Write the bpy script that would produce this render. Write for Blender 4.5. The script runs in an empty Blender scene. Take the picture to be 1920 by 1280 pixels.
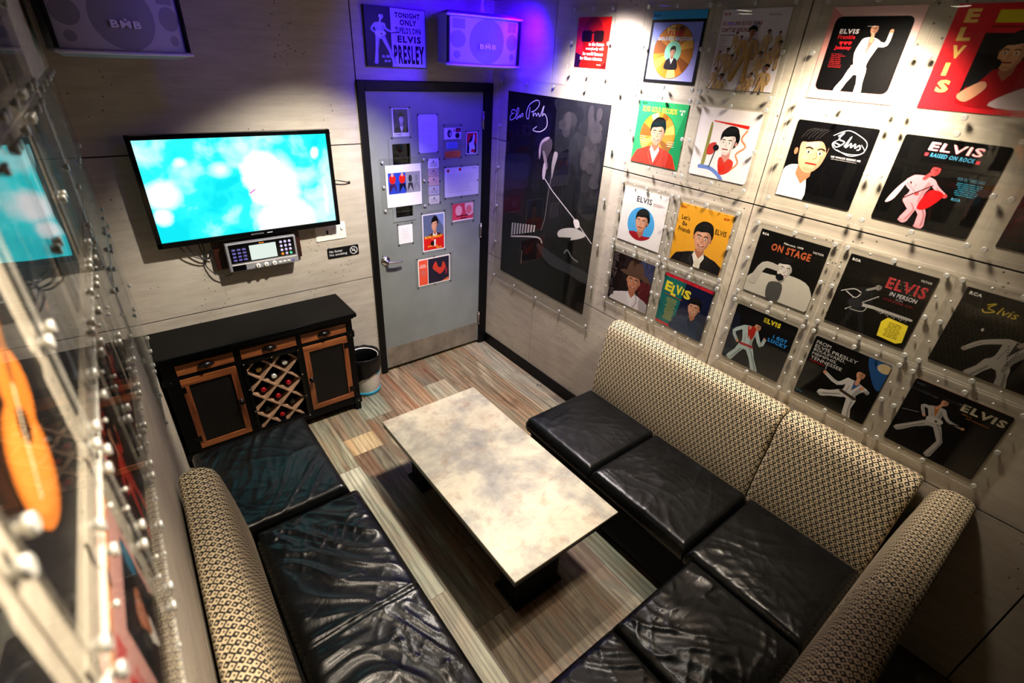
import bpy, bmesh, math, random
from mathutils import Vector, Matrix, noise
PI = math.pi
R = math.radians
random.seed(7)
SC = bpy.context.scene
COL = SC.collection

# ------------------------------------------------------------------ camera
cam_d = bpy.data.cameras.new('camera'); cam = bpy.data.objects.new('camera', cam_d); COL.objects.link(cam)
cam.location = (-2.3801, -3.2779, 2.3231); cam.rotation_euler = (1.0487, -0.0551, -0.6613)
cam_d.sensor_width = 36; cam_d.lens = 930.39 / 1920 * 36; cam_d.clip_start = 0.02
cam_d.dof.use_dof = True; cam_d.dof.focus_distance = 2.9; cam_d.dof.aperture_fstop = 1.9
SC.camera = cam
# ------------------------------------------------------------------ world, exposure
w = bpy.data.worlds.new('world'); SC.world = w; w.use_nodes = True
w.node_tree.nodes['Background'].inputs[0].default_value = (0.9, 0.85, 1.0, 1); w.node_tree.nodes['Background'].inputs[1].default_value = 0.0
SC.view_settings.view_transform = 'Standard'; SC.view_settings.look = 'None'
SC.view_settings.exposure = 0.0; SC.view_settings.gamma = 1.0; SC.view_settings.use_curve_mapping = False
SC.cycles.max_bounces = 8; SC.cycles.transparent_max_bounces = 24; SC.cycles.caustics_reflective = False; SC.cycles.caustics_refractive = False
SC.cycles.sample_clamp_indirect = 4.0

# ------------------------------------------------------------------ lamps (recessed ceiling spots and blue party spots)
CEIL = 2.64
def spot(name, x, y, tx, ty, tz, power, color, angle, blend=0.6, rad=0.035, z=CEIL - 0.06):
    d = bpy.data.lights.new(name, 'SPOT'); d.energy = power; d.color = color; d.spot_size = R(angle); d.spot_blend = blend; d.shadow_soft_size = rad
    o = bpy.data.objects.new(name, d); COL.objects.link(o); o.location = (x, y, z)
    o.rotation_euler = (Vector((tx, ty, tz)) - o.location).to_track_quat('-Z', 'Y').to_euler()
    return o
WARM = (1.0, 0.84, 0.66); NEUT = (1.0, 0.90, 0.78); BLUE = (0.035, 0.0, 1.0)
CANS = []
def can(x, y, tx, ty, tz, power, color, angle, **k):
    CANS.append((x, y, color)); spot('ceiling_spot', x, y, tx, ty, tz, power, color, angle, **k)
can(-1.15, -1.20, -1.42, -0.05, 0.70, 300, NEUT, 76, blend=0.7)
can(-0.96, -1.30, -1.28, -1.46, 0.40, 225, NEUT, 58, blend=0.7)
can(-0.95, -2.38, -1.14, -2.15, 0, 75, NEUT, 50, blend=0.7)
can(-0.31, -1.14, -0.02, -1.18, 1.85, 270, (1, .88, .90), 118, blend=1.0, rad=0.08)
can(-0.31, -2.52, -0.02, -2.38, 1.80, 215, WARM, 104, blend=1.0, rad=0.08)
can(-2.10, -2.60, -2.50, -2.92, 1.6, 230, WARM, 92, blend=0.9)
can(-2.10, -1.60, -2.48, -1.95, 0.9, 60, WARM, 66, blend=0.9)
can(-0.60, -0.98, -0.36, -0.02, 2.15, 160, BLUE, 94, blend=1.0, rad=0.10)
can(-0.14, -0.52, -0.03, -0.20, 2.10, 70, BLUE, 140, blend=1.0, rad=0.06)
can(-1.75, -0.75, -1.9, -0.1, 2.2, 2.5, BLUE, 120, blend=1.0)

# ------------------------------------------------------------------ helpers
def lin(h):
    if isinstance(h, str):
        h = h.lstrip('#'); c = [int(h[i:i + 2], 16) / 255 for i in (0, 2, 4)]
    else: c = list(h)
    return tuple((x / 12.92 if x <= 0.04045 else ((x + 0.055) / 1.055) ** 2.4) for x in c) + (1.0,)
def tag(o, label=None, cat=None, group=None, kind=None):
    if label: o['label'] = label
    if cat: o['category'] = cat
    if group: o['group'] = group
    if kind: o['kind'] = kind
    return o
def newmat(name):
    m = bpy.data.materials.new(name); m.use_nodes = True; nt = m.node_tree
    return m, nt, nt.nodes['Principled BSDF']
def N(nt, t, **k):
    n = nt.nodes.new(t)
    for a, b in k.items():
        if a.startswith('i_'):
            n.inputs[int(a[2:])].default_value = b
        else: setattr(n, a, b)
    return n
def ramp(nt, src, stops, interp='LINEAR'):
    r = nt.nodes.new('ShaderNodeValToRGB'); r.color_ramp.interpolation = interp
    e = r.color_ramp.elements
    while len(e) < len(stops): e.new(0.5)
    for q, (p, c) in zip(e, stops):
        q.position = p; q.color = c if len(c) == 4 else (*c, 1)
    nt.links.new(src, r.inputs[0]); return r.outputs[0]
def mixc(nt, f, a, b, mode='MIX'):
    n = nt.nodes.new('ShaderNodeMix'); n.data_type = 'RGBA'; n.blend_type = mode
    for s, v in ((0, f), (6, a), (7, b)):
        if hasattr(v, 'links') or isinstance(v, bpy.types.NodeSocket): nt.links.new(v, n.inputs[s])
        else: n.inputs[s].default_value = v
    return n.outputs[2]
def mth(nt, op, a, b=None, c=None, clamp=False):
    n = nt.nodes.new('ShaderNodeMath'); n.operation = op; n.use_clamp = clamp
    for i, v in enumerate((a, b, c)):
        if v is None: continue
        if isinstance(v, bpy.types.NodeSocket): nt.links.new(v, n.inputs[i])
        else: n.inputs[i].default_value = v
    return n.outputs[0]
def noisetex(nt, vec, scale, detail=4, rough=0.55, dist=0.0):
    n = nt.nodes.new('ShaderNodeTexNoise'); n.inputs['Scale'].default_value = scale; n.inputs['Detail'].default_value = detail
    n.inputs['Roughness'].default_value = rough; n.inputs['Distortion'].default_value = dist
    if vec is not None: nt.links.new(vec, n.inputs['Vector'])
    return n.outputs['Fac']
def coords(nt, kind='Object', scale=(1, 1, 1)):
    t = nt.nodes.new('ShaderNodeTexCoord'); m = nt.nodes.new('ShaderNodeMapping'); m.inputs['Scale'].default_value = scale
    nt.links.new(t.outputs[kind], m.inputs['Vector']); return m.outputs[0]
def bump(nt, bsdf, h, strength=0.3, dist=0.01):
    b = nt.nodes.new('ShaderNodeBump'); b.inputs['Strength'].default_value = strength; b.inputs['Distance'].default_value = dist
    nt.links.new(h, b.inputs['Height']); nt.links.new(b.outputs[0], bsdf.inputs['Normal'])
def plain(name, color, rough=0.5, metal=0.0, var=0.08, nscale=30, spec=0.5, coat=0.0, bmp=0.0):
    m, nt, b = newmat(name); c = lin(color)
    f = noisetex(nt, coords(nt), nscale, 5)
    d = tuple(max(0, x * (1 - var * 2)) for x in c[:3]) + (1,); e = tuple(min(1, x * (1 + var * 2)) for x in c[:3]) + (1,)
    nt.links.new(ramp(nt, f, [(0.3, d), (0.7, e)]), b.inputs['Base Color'])
    b.inputs['Roughness'].default_value = rough; b.inputs['Metallic'].default_value = metal; b.inputs['Specular IOR Level'].default_value = spec
    b.inputs['Coat Weight'].default_value = coat
    if bmp: bump(nt, b, f, bmp, 0.002)
    return m

# ------------------------------------------------------------------ materials
def concrete(name, light, dark, seed):
    m, nt, b = newmat(name); v = coords(nt, 'Object', (1, 1, 1))
    mp = nt.nodes.new('ShaderNodeMapping'); mp.inputs['Location'].default_value = (seed, seed * 1.7, seed * .3); nt.links.new(v, mp.inputs[0]); v = mp.outputs[0]
    big = noisetex(nt, v, 1.8, 6, 0.6, 0.4)
    st = nt.nodes.new('ShaderNodeMapping'); st.inputs['Scale'].default_value = (4, 4, 26); nt.links.new(v, st.inputs[0])
    streak = noisetex(nt, st.outputs[0], 1.0, 6, 0.65)
    fine = noisetex(nt, v, 120, 3, 0.6)
    f = mth(nt, 'ADD', mth(nt, 'MULTIPLY', big, 0.5), mth(nt, 'MULTIPLY', streak, 0.5))
    c = ramp(nt, f, [(0.34, lin(dark)), (0.62, lin(light))])
    vo = nt.nodes.new('ShaderNodeTexVoronoi'); vo.inputs['Scale'].default_value = 9; nt.links.new(v, vo.inputs['Vector'])
    gate = mth(nt, 'GREATER_THAN', noisetex(nt, v, 1.3, 2), 0.52)
    pit = mth(nt, 'MULTIPLY', mth(nt, 'LESS_THAN', mth(nt, 'ADD', vo.outputs['Distance'], mth(nt, 'MULTIPLY', fine, 0.12)), 0.105), gate)
    vo2 = nt.nodes.new('ShaderNodeTexVoronoi'); vo2.inputs['Scale'].default_value = 38; nt.links.new(v, vo2.inputs['Vector'])
    gate2 = mth(nt, 'GREATER_THAN', noisetex(nt, v, 2.6, 3), 0.57)
    pit2 = mth(nt, 'MULTIPLY', mth(nt, 'LESS_THAN', vo2.outputs['Distance'], 0.14), gate2)
    p = mth(nt, 'MAXIMUM', pit, pit2)
    c = mixc(nt, mth(nt, 'MULTIPLY', fine, 0.25), c, lin(dark), 'MIX')
    c = mixc(nt, mth(nt, 'MULTIPLY', p, 0.85), c, lin('#2a2622'))
    nt.links.new(c, b.inputs['Base Color']); b.inputs['Roughness'].default_value = 0.72
    h = mth(nt, 'SUBTRACT', mth(nt, 'ADD', mth(nt, 'MULTIPLY', streak, 0.5), mth(nt, 'MULTIPLY', fine, 0.25)), p)
    bump(nt, b, h, 0.35, 0.003)
    return m
M = {}
M['conc'] = concrete('concrete_board', '#bdb6a8', '#9a9284', 0)
M['conc_r'] = concrete('concrete_board_pale', '#c6bda9', '#a1978a', 5)
M['seam'] = plain('dark_joint', '#15120f', 0.9)
M['ceil'] = plain('black_ceiling', '#0b0b0c', 0.95)
M['black'] = plain('black_satin', '#040405', 0.42, spec=0.14)
M['blackmatte'] = plain('black_matte', '#070707', 0.75, spec=0.2)
M['blackgloss'] = plain('black_gloss', '#060607', 0.12)
M['worktop'] = plain('black_painted_top', '#020203', 0.36, spec=0.10)
M['frameblack'] = plain('black_door_paint', '#050505', 0.5, spec=0.2)
M['doorgrey'] = plain('grey_door_paint', '#747a76', 0.5, var=0.06, nscale=4, bmp=0.05)
M['steel'] = plain('brushed_steel', '#a29c90', 0.32, 0.9, 0.05, 60)
M['kick'] = plain('worn_kick_plate', '#8d8679', 0.42, 0.6, 0.12, 9)
M['chrome'] = plain('chrome', '#d8d6d2', 0.15, 1.0, 0.02)
M['capmetal'] = plain('satin_screw_cap', '#c3c4be', 0.34, 0.45, 0.03)
M['iron'] = plain('dark_iron', '#0c0b0a', 0.34, 0.6, 0.1, 60)
M['white'] = plain('white_plastic', '#e6e2da', 0.4, var=0.02)
M['blueplastic'] = plain('blue_plastic', '#2b9fc0', 0.4, var=0.03)
M['silver'] = plain('silver_plastic', '#a9acb4', 0.3, 0.5, 0.03)
M['spkbody'] = plain('grey_speaker_shell', '#8b8896', 0.55, var=0.04)
M['spktrim'] = plain('pale_speaker_trim', '#d9cfe4', 0.45, var=0.02)
M['mahog'] = plain('dark_red_wood', '#2c0f0a', 0.35, var=0.2, nscale=8)
M['bag'] = plain('black_bin_bag', '#050506', 0.42, spec=0.3, bmp=0.8, nscale=18)
M['dark_glass'] = plain('dark_glass', '#020303', 0.05)
M['cable'] = plain('black_cable', '#0a0a0a', 0.5)
M['bottle'] = plain('dark_bottle_glass', '#0a0f0b', 0.1)
M['foil_red'] = plain('red_foil', '#a3101c', 0.3, 0.4)
M['foil_white'] = plain('clear_stopper', '#c6ccc8', 0.2, 0.3)
M['foil_gold'] = plain('gold_foil', '#9c7a3c', 0.3, 0.7)
M['latticewood'] = plain('lattice_wood', '#a9866a', 0.6, var=0.15, nscale=20)

def woodmat(name, a, bb, axis):
    m, nt, b = newmat(name); sc = {'x': (2, 26, 26), 'z': (26, 26, 2)}[axis]
    v = coords(nt, 'Object', sc); f = noisetex(nt, v, 1.0, 6, 0.6, 1.2); g = noisetex(nt, coords(nt), 3.0, 3)
    c = ramp(nt, f, [(0.32, lin(bb)), (0.62, lin(a))])
    c = mixc(nt, ramp(nt, g, [(0.45, (0, 0, 0)), (0.75, (0.6, 0.6, 0.6))]), c, lin(bb))
    nt.links.new(c, b.inputs['Base Color']); b.inputs['Roughness'].default_value = 0.42; bump(nt, b, f, 0.15, 0.002); return m
M['wood_x'] = woodmat('mango_wood_rail', '#9c5c30', '#562711', 'x')
M['wood_z'] = woodmat('mango_wood_stile', '#8f5029', '#3d190b', 'z')

# printed surfaces: colour per polygon
def printmat(name, rough):
    m, nt, b = newmat(name); a = nt.nodes.new('ShaderNodeVertexColor'); a.layer_name = 'Col'
    f = noisetex(nt, coords(nt), 55, 4)
    nt.links.new(mixc(nt, ramp(nt, f, [(0.45, (0, 0, 0)), (0.8, (0.35, 0.35, 0.35))]), a.outputs[0], (0.8, 0.8, 0.78, 1), 'MULTIPLY'), b.inputs['Base Color'])
    b.inputs['Roughness'].default_value = rough; b.inputs['Specular IOR Level'].default_value = 0.22; return m
M['print'] = printmat('printed_card', 0.42)
M['floorplank'] = None
# acrylic
def acrylic():
    m = bpy.data.materials.new('clear_acrylic'); m.use_nodes = True; nt = m.node_tree; nt.nodes.clear()
    out = nt.nodes.new('ShaderNodeOutputMaterial'); mx = nt.nodes.new('ShaderNodeMixShader'); tr = nt.nodes.new('ShaderNodeBsdfTransparent')
    gl = nt.nodes.new('ShaderNodeBsdfGlossy'); gl.inputs['Roughness'].default_value = 0.015; lw = nt.nodes.new('ShaderNodeLayerWeight'); lw.inputs[0].default_value = 0.5; fr = nt.nodes.new('ShaderNodeMath'); fr.operation = 'MULTIPLY_ADD'; nt.links.new(mth(nt, 'POWER', lw.outputs['Facing'], 6.0), fr.inputs[0]); fr.inputs[1].default_value = 0.72; fr.inputs[2].default_value = 0.02
    tr.inputs[0].default_value = (0.97, 0.975, 0.97, 1)
    n = noisetex(nt, coords(nt, 'Object', (1, 1, 1)), 3.0, 2); bp = nt.nodes.new('ShaderNodeBump'); bp.inputs['Strength'].default_value = 0.12; bp.inputs['Distance'].default_value = 0.01
    nt.links.new(n, bp.inputs['Height']); nt.links.new(bp.outputs[0], gl.inputs['Normal'])
    nt.links.new(fr.outputs[0], mx.inputs[0]); nt.links.new(tr.outputs[0], mx.inputs[1]); nt.links.new(gl.outputs[0], mx.inputs[2]); nt.links.new(mx.outputs[0], out.inputs[0]); return m
def acredge():
    m = bpy.data.materials.new('acrylic_cut_edge'); m.use_nodes = True; nt = m.node_tree; nt.nodes.clear()
    out = nt.nodes.new('ShaderNodeOutputMaterial'); mx = nt.nodes.new('ShaderNodeMixShader'); mx.inputs[0].default_value = 0.35
    tr = nt.nodes.new('ShaderNodeBsdfTransparent'); df = nt.nodes.new('ShaderNodeBsdfPrincipled'); df.inputs['Base Color'].default_value = (0.72, 0.72, 0.68, 1); df.inputs['Roughness'].default_value = 0.25
    f = noisetex(nt, coords(nt), 20, 3); nt.links.new(ramp(nt, f, [(0.3, (0.5, 0.5, 0.46)), (0.7, (0.85, 0.85, 0.8))]), df.inputs['Base Color'])
    nt.links.new(tr.outputs[0], mx.inputs[1]); nt.links.new(df.outputs[0], mx.inputs[2]); nt.links.new(mx.outputs[0], out.inputs[0]); return m
M['acr'] = acrylic(); M['acredge'] = acredge()

def leather(name, rough, bs, scale=150):
    m, nt, b = newmat(name); v = coords(nt)
    g = noisetex(nt, v, scale, 3, 0.6); l = noisetex(nt, v, 6, 5, 0.6, 0.6)
    cr = nt.nodes.new('ShaderNodeTexVoronoi'); cr.feature = 'DISTANCE_TO_EDGE'; cr.inputs['Scale'].default_value = 9
    mp = nt.nodes.new('ShaderNodeMapping'); mp.inputs['Rotation'].default_value = (0, 0, 0.6); mp.inputs['Scale'].default_value = (1, 0.35, 1); nt.links.new(v, mp.inputs[0]); nt.links.new(mp.outputs[0], cr.inputs['Vector'])
    scr = mth(nt, 'LESS_THAN', cr.outputs['Distance'], 0.008)
    nt.links.new(ramp(nt, l, [(0.35, lin('#050607')), (0.75, lin('#0b0d0e'))]), b.inputs['Base Color'])
    rr = nt.nodes.new('ShaderNodeMapRange'); rr.inputs[3].default_value = rough - 0.06; rr.inputs[4].default_value = rough + 0.14; nt.links.new(l, rr.inputs[0]); nt.links.new(rr.outputs[0], b.inputs['Roughness'])
    b.inputs['Specular IOR Level'].default_value = 0.38
    h = mth(nt, 'ADD', mth(nt, 'MULTIPLY', g, 0.12), mth(nt, 'SUBTRACT', l, mth(nt, 'MULTIPLY', scr, 0.25)))
    bump(nt, b, h, bs, 0.006); return m
M['leather'] = leather('black_leather', 0.24, 0.5)
M['leather_s'] = leather('black_leather_smooth', 0.27, 0.28)

def keyfabric():
    m, nt, b = newmat('key_pattern_fabric'); t = nt.nodes.new('ShaderNodeTexCoord'); sp = nt.nodes.new('ShaderNodeSeparateXYZ'); nt.links.new(t.outputs['UV'], sp.inputs[0])
    cs = 0.0190 * math.sqrt(2); u, v = sp.outputs[0], sp.outputs[1]
    p = mth(nt, 'DIVIDE', mth(nt, 'ADD', mth(nt, 'ADD', u, v), 40.0), cs); q = mth(nt, 'DIVIDE', mth(nt, 'ADD', mth(nt, 'SUBTRACT', v, u), 40.0), cs)
    fi, fj = mth(nt, 'FLOOR', p), mth(nt, 'FLOOR', q); a, c = mth(nt, 'FRACT', p), mth(nt, 'FRACT', q)
    s = mth(nt, 'MODULO', mth(nt, 'ADD', fi, fj), 4.0)
    s = mth(nt, 'FLOOR', mth(nt, 'ADD', s, 0.01))
    light = mth(nt, 'LESS_THAN', s, 1.5)                     # 1 for the two light states
    odd = mth(nt, 'GREATER_THAN', mth(nt, 'MODULO', s, 2.0), 0.5)
    dot = mth(nt, 'MULTIPLY', mth(nt, 'LESS_THAN', mth(nt, 'ABSOLUTE', mth(nt, 'SUBTRACT', a, 0.5)), 0.15), mth(nt, 'LESS_THAN', mth(nt, 'ABSOLUTE', mth(nt, 'SUBTRACT', c, 0.5)), 0.15))
    hi = mth(nt, 'MAXIMUM', mth(nt, 'GREATER_THAN', a, 0.86), mth(nt, 'GREATER_THAN', c, 0.86))
    lo = mth(nt, 'MAXIMUM', mth(nt, 'LESS_THAN', a, 0.14), mth(nt, 'LESS_THAN', c, 0.14))
    line = mth(nt, 'ADD', mth(nt, 'MULTIPLY', odd, lo), mth(nt, 'MULTIPLY', mth(nt, 'SUBTRACT', 1.0, odd), hi))
    flip = mth(nt, 'MAXIMUM', dot, line)
    val = mth(nt, 'ABSOLUTE', mth(nt, 'SUBTRACT', light, flip))
    col = mixc(nt, val, lin('#0d0a09'), lin('#cfbd99'))
    nt.links.new(col, b.inputs['Base Color']); b.inputs['Roughness'].default_value = 0.85
    wv = noisetex(nt, coords(nt), 400, 2); bump(nt, b, mth(nt, 'ADD', wv, mth(nt, 'MULTIPLY', val, 0.6)), 0.25, 0.001); return m
M['fabric'] = keyfabric()

def floor_mat():
    m, nt, b = newmat('weathered_plank_vinyl'); a = nt.nodes.new('ShaderNodeVertexColor'); a.layer_name = 'Col'
    t = nt.nodes.new('ShaderNodeTexCoord'); sep = nt.nodes.new('ShaderNodeSeparateColor'); nt.links.new(a.outputs[0], sep.inputs[0])
    off = nt.nodes.new('ShaderNodeCombineXYZ'); nt.links.new(mth(nt, 'MULTIPLY', sep.outputs[0], 37.0), off.inputs[0]); nt.links.new(mth(nt, 'MULTIPLY', sep.outputs[2], 53.0), off.inputs[1])
    va = nt.nodes.new('ShaderNodeVectorMath'); va.operation = 'ADD'; nt.links.new(t.outputs['Object'], va.inputs[0]); nt.links.new(off.outputs[0], va.inputs[1])
    def mapped(s):
        mp = nt.nodes.new('ShaderNodeMapping'); mp.inputs['Scale'].default_value = s; nt.links.new(va.outputs[0], mp.inputs[0]); return mp.outputs[0]
    patch = noisetex(nt, mapped((5, 1.3, 1)), 1.0, 4, 0.6, 1.0)
    grain = noisetex(nt, mapped((42, 1.7, 1)), 1.0, 9, 0.74, 0.9)
    rings = nt.nodes.new('ShaderNodeTexWave'); rings.wave_type = 'BANDS'; rings.bands_direction = 'X'; rings.inputs['Scale'].default_value = 1.0; rings.inputs['Distortion'].default_value = 11; rings.inputs['Detail'].default_value = 4; rings.inputs['Detail Scale'].default_value = 0.9
    nt.links.new(mapped((9, 0.8, 1)), rings.inputs['Vector'])
    knot = nt.nodes.new('ShaderNodeTexVoronoi'); knot.inputs['Scale'].default_value = 1; nt.links.new(mapped((6.5, 2.1, 1)), knot.inputs['Vector'])
    kd = ramp(nt, knot.outputs['Distance'], [(0.03, (1, 1, 1)), (0.10, (0.2, 0.2, 0.2)), (0.2, (0, 0, 0))])
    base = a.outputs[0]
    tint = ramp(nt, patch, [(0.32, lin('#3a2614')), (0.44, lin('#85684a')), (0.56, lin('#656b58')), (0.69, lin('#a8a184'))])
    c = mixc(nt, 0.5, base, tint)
    c = mixc(nt, ramp(nt, rings.outputs['Fac'], [(0.45, (0.0, 0, 0)), (0.95, (0.38, 0.38, 0.38))]), c, lin('#3c2a1e'))
    c = mixc(nt, ramp(nt, grain, [(0.30, (0.9, 0.9, 0.9)), (0.50, (0, 0, 0))]), c, lin('#2a1c12'))
    c = mixc(nt, ramp(nt, grain, [(0.54, (0, 0, 0)), (0.76, (0.4, 0.4, 0.4))]), c, lin('#bfb79c'))
    c = mixc(nt, kd, c, lin('#5b2a16'))
    nt.links.new(c, b.inputs['Base Color']); b.inputs['Roughness'].default_value = 0.47; b.inputs['Specular IOR Level'].default_value = 0.35
    bump(nt, b, grain, 0.25, 0.003); return m
M['floorplank'] = floor_mat()

def table_mat():
    m, nt, b = newmat('stained_zinc_sheet'); v = coords(nt)
    a = noisetex(nt, v, 3.4, 10, 0.66, 0.15); c2 = noisetex(nt, v, 11, 8, 0.68, 0.1); f = noisetex(nt, coords(nt, 'Object', (3, 14, 3)), 4, 5, 0.7)
    c = ramp(nt, a, [(0.30, lin('#71736f')), (0.43, lin('#969182')), (0.56, lin('#b8b098')), (0.72, lin('#a3947d'))])
    c = mixc(nt, ramp(nt, c2, [(0.53, (0, 0, 0)), (0.72, (0.6, 0.6, 0.6))]), c, lin('#8f7058')); c = mixc(nt, ramp(nt, noisetex(nt, v, 5.5, 8, 0.7, 0.1), [(0.56, (0, 0, 0)), (0.72, (0.55, 0.55, 0.55))]), c, lin('#7d8a80'))
    c = mixc(nt, ramp(nt, f, [(0.28, (0.35, 0.35, 0.35)), (0.42, (0, 0, 0))]), c, lin('#5c5750'))
    for (x, y) in ((0.16, -0.29), (0.03, -0.36), (-0.02, -0.23)):
        tc = nt.nodes.new('ShaderNodeTexCoord'); d = nt.nodes.new('ShaderNodeVectorMath'); d.operation = 'DISTANCE'
        nt.links.new(tc.outputs['Object'], d.inputs[0]); d.inputs[1].default_value = (x, y, 0.0)
        ring = mth(nt, 'MULTIPLY', mth(nt, 'LESS_THAN', mth(nt, 'ABSOLUTE', mth(nt, 'SUBTRACT', d.outputs['Value'], 0.036)), 0.0016), mth(nt, 'GREATER_THAN', c2, 0.46))
        c = mixc(nt, mth(nt, 'MULTIPLY', ring, 0.6), c, lin('#57524b'))
    nt.links.new(c, b.inputs['Base Color']); b.inputs['Metallic'].default_value = 0.35
    rr = nt.nodes.new('ShaderNodeMapRange'); rr.inputs[3].default_value = 0.36; rr.inputs[4].default_value = 0.55; nt.links.new(a, rr.inputs[0]); nt.links.new(rr.outputs[0], b.inputs['Roughness'])
    bump(nt, b, c2, 0.08, 0.003); return m
M['zinc'] = table_mat()

def perfmat():
    m, nt, b = newmat('perforated_iron'); t = nt.nodes.new('ShaderNodeTexCoord'); sp = nt.nodes.new('ShaderNodeSeparateXYZ'); nt.links.new(t.outputs['Object'], sp.inputs[0])
    S = 0.0165; u = mth(nt, 'DIVIDE', mth(nt, 'ADD', mth(nt, 'ADD', sp.outputs[0], sp.outputs[2]), 20.0), S); v = mth(nt, 'DIVIDE', mth(nt, 'ADD', mth(nt, 'SUBTRACT', sp.outputs[2], sp.outputs[0]), 20.0), S)
    du = mth(nt, 'SUBTRACT', mth(nt, 'FRACT', u), 0.5); dv = mth(nt, 'SUBTRACT', mth(nt, 'FRACT', v), 0.5)
    r = mth(nt, 'SQRT', mth(nt, 'ADD', mth(nt, 'MULTIPLY', du, du), mth(nt, 'MULTIPLY', dv, dv)))
    hole = mth(nt, 'LESS_THAN', r, 0.10); lit_rim = mth(nt, 'MULTIPLY', mth(nt, 'LESS_THAN', r, 0.19), mth(nt, 'SUBTRACT', 1.0, hole))  # ring round each hole coloured paler to imitate light coming through
    c = mixc(nt, lit_rim, lin('#030303'), lin('#4c463e')); c = mixc(nt, hole, c, (0.001, 0.001, 0.001, 1)); nt.links.new(c, b.inputs['Base Color'])
    b.inputs['Roughness'].default_value = 0.5; b.inputs['Specular IOR Level'].default_value = 0.2; bump(nt, b, mth(nt, 'SUBTRACT', 1.0, hole), 0.6, 0.002); return m
M['perf'] = perfmat()

def grillemat():
    m, nt, b = newmat('speaker_grille'); t = nt.nodes.new('ShaderNodeTexCoord'); sp = nt.nodes.new('ShaderNodeSeparateXYZ'); nt.links.new(t.outputs['Object'], sp.inputs[0])
    x, z = sp.outputs[0], sp.outputs[2]
    def disc(cx, cz, r):
        dx = mth(nt, 'SUBTRACT', x, cx); dz = mth(nt, 'SUBTRACT', z, cz)
        return mth(nt, 'LESS_THAN', mth(nt, 'SQRT', mth(nt, 'ADD', mth(nt, 'MULTIPLY', dx, dx), mth(nt, 'MULTIPLY', dz, dz))), r)
    def rect(cx, cz, hx, hz):
        return mth(nt, 'MULTIPLY', mth(nt, 'LESS_THAN', mth(nt, 'ABSOLUTE', mth(nt, 'SUBTRACT', x, cx)), hx), mth(nt, 'LESS_THAN', mth(nt, 'ABSOLUTE', mth(nt, 'SUBTRACT', z, cz)), hz))
    d = disc(0, 0, 0.118)
    for q in (disc(-0.185, 0.005, 0.045), disc(0.185, 0.005, 0.045), disc(-0.19, -0.075, 0.02), disc(0.19, -0.075, 0.02), rect(-0.18, 0.083, 0.035, 0.025), rect(0.18, 0.083, 0.035, 0.025)): d = mth(nt, 'MAXIMUM', d, q)
    f = noisetex(nt, coords(nt), 500, 2)
    c = mixc(nt, d, lin('#b3aec2'), lin('#807b90')); c = mixc(nt, mth(nt, 'MULTIPLY', f, 0.4), c, lin('#57536a')); nt.links.new(c, b.inputs['Base Color']); b.inputs['Roughness'].default_value = 0.7
    bump(nt, b, f, 0.3, 0.001); return m
M['grille'] = grillemat()

def screenmat():
    m = bpy.data.materials.new('lit_tv_screen'); m.use_nodes = True; nt = m.node_tree; nt.nodes.clear(); out = nt.nodes.new('ShaderNodeOutputMaterial'); em = nt.nodes.new('ShaderNodeEmission')
    v = coords(nt); sp = nt.nodes.new('ShaderNodeSeparateXYZ'); nt.links.new(v, sp.inputs[0]); n1 = noisetex(nt, v, 7, 3, 0.5, 0.3); n2 = noisetex(nt, v, 3, 2, 0.5)
    wob = mth(nt, 'MULTIPLY', mth(nt, 'SUBTRACT', noisetex(nt, v, 14, 3), 0.5), 0.05)
    def el(cx, cy, rx, ry, soft=0.25):
        dx = mth(nt, 'DIVIDE', mth(nt, 'ADD', mth(nt, 'SUBTRACT', sp.outputs[0], cx), wob), rx); dy = mth(nt, 'DIVIDE', mth(nt, 'SUBTRACT', sp.outputs[1], cy), ry)
        r = mth(nt, 'SQRT', mth(nt, 'ADD', mth(nt, 'MULTIPLY', dx, dx), mth(nt, 'MULTIPLY', dy, dy)))
        return mth(nt, 'DIVIDE', mth(nt, 'SUBTRACT', 1.0, r), soft, clamp=True)
    wht = el(0.10, 0.06, 0.135, 0.14)
    for q in (el(0.08, -0.02, 0.09, 0.11), el(0.19, -0.23, 0.18, 0.17), el(0.20, -0.02, 0.10, 0.22, .6), el(-0.42, -0.01, 0.10, 0.09, .5), el(-0.44, -0.12, 0.05, 0.06, .6), el(0.40, 0.16, 0.03, 0.04, .5), el(0.44, -0.12, 0.02, 0.12, .9), el(-0.30, 0.15, 0.04, 0.03, .9), el(-0.12, 0.10, 0.07, 0.05, 1.0)):
        wht = mth(nt, 'MAXIMUM', wht, q)
    cy = ramp(nt, mth(nt, 'ADD', mth(nt, 'MULTIPLY', n1, 0.6), mth(nt, 'MULTIPLY', n2, 0.4)), [(0.38, lin('#10d2dc')), (0.50, lin('#30ecf0')), (0.64, lin('#c6fdfd'))])
    c = mixc(nt, wht, cy, (1.0, 1.0, 1.0, 1))
    lips = mth(nt, 'MULTIPLY', mth(nt, 'LESS_THAN', mth(nt, 'ABSOLUTE', mth(nt, 'SUBTRACT', mth(nt, 'SUBTRACT', sp.outputs[1], -0.028), mth(nt, 'MULTIPLY', mth(nt, 'SUBTRACT', sp.outputs[0], 0.025), 0.6))), 0.003), mth(nt, 'LESS_THAN', mth(nt, 'ABSOLUTE', mth(nt, 'SUBTRACT', sp.outputs[0], 0.022)), 0.016))
    c = mixc(nt, lips, c, lin('#d020b0'))
    nt.links.new(c, em.inputs[0]); em.inputs[1].default_value = 1.35; nt.links.new(em.outputs[0], out.inputs[0]); return m
M['screen'] = screenmat()
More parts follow.
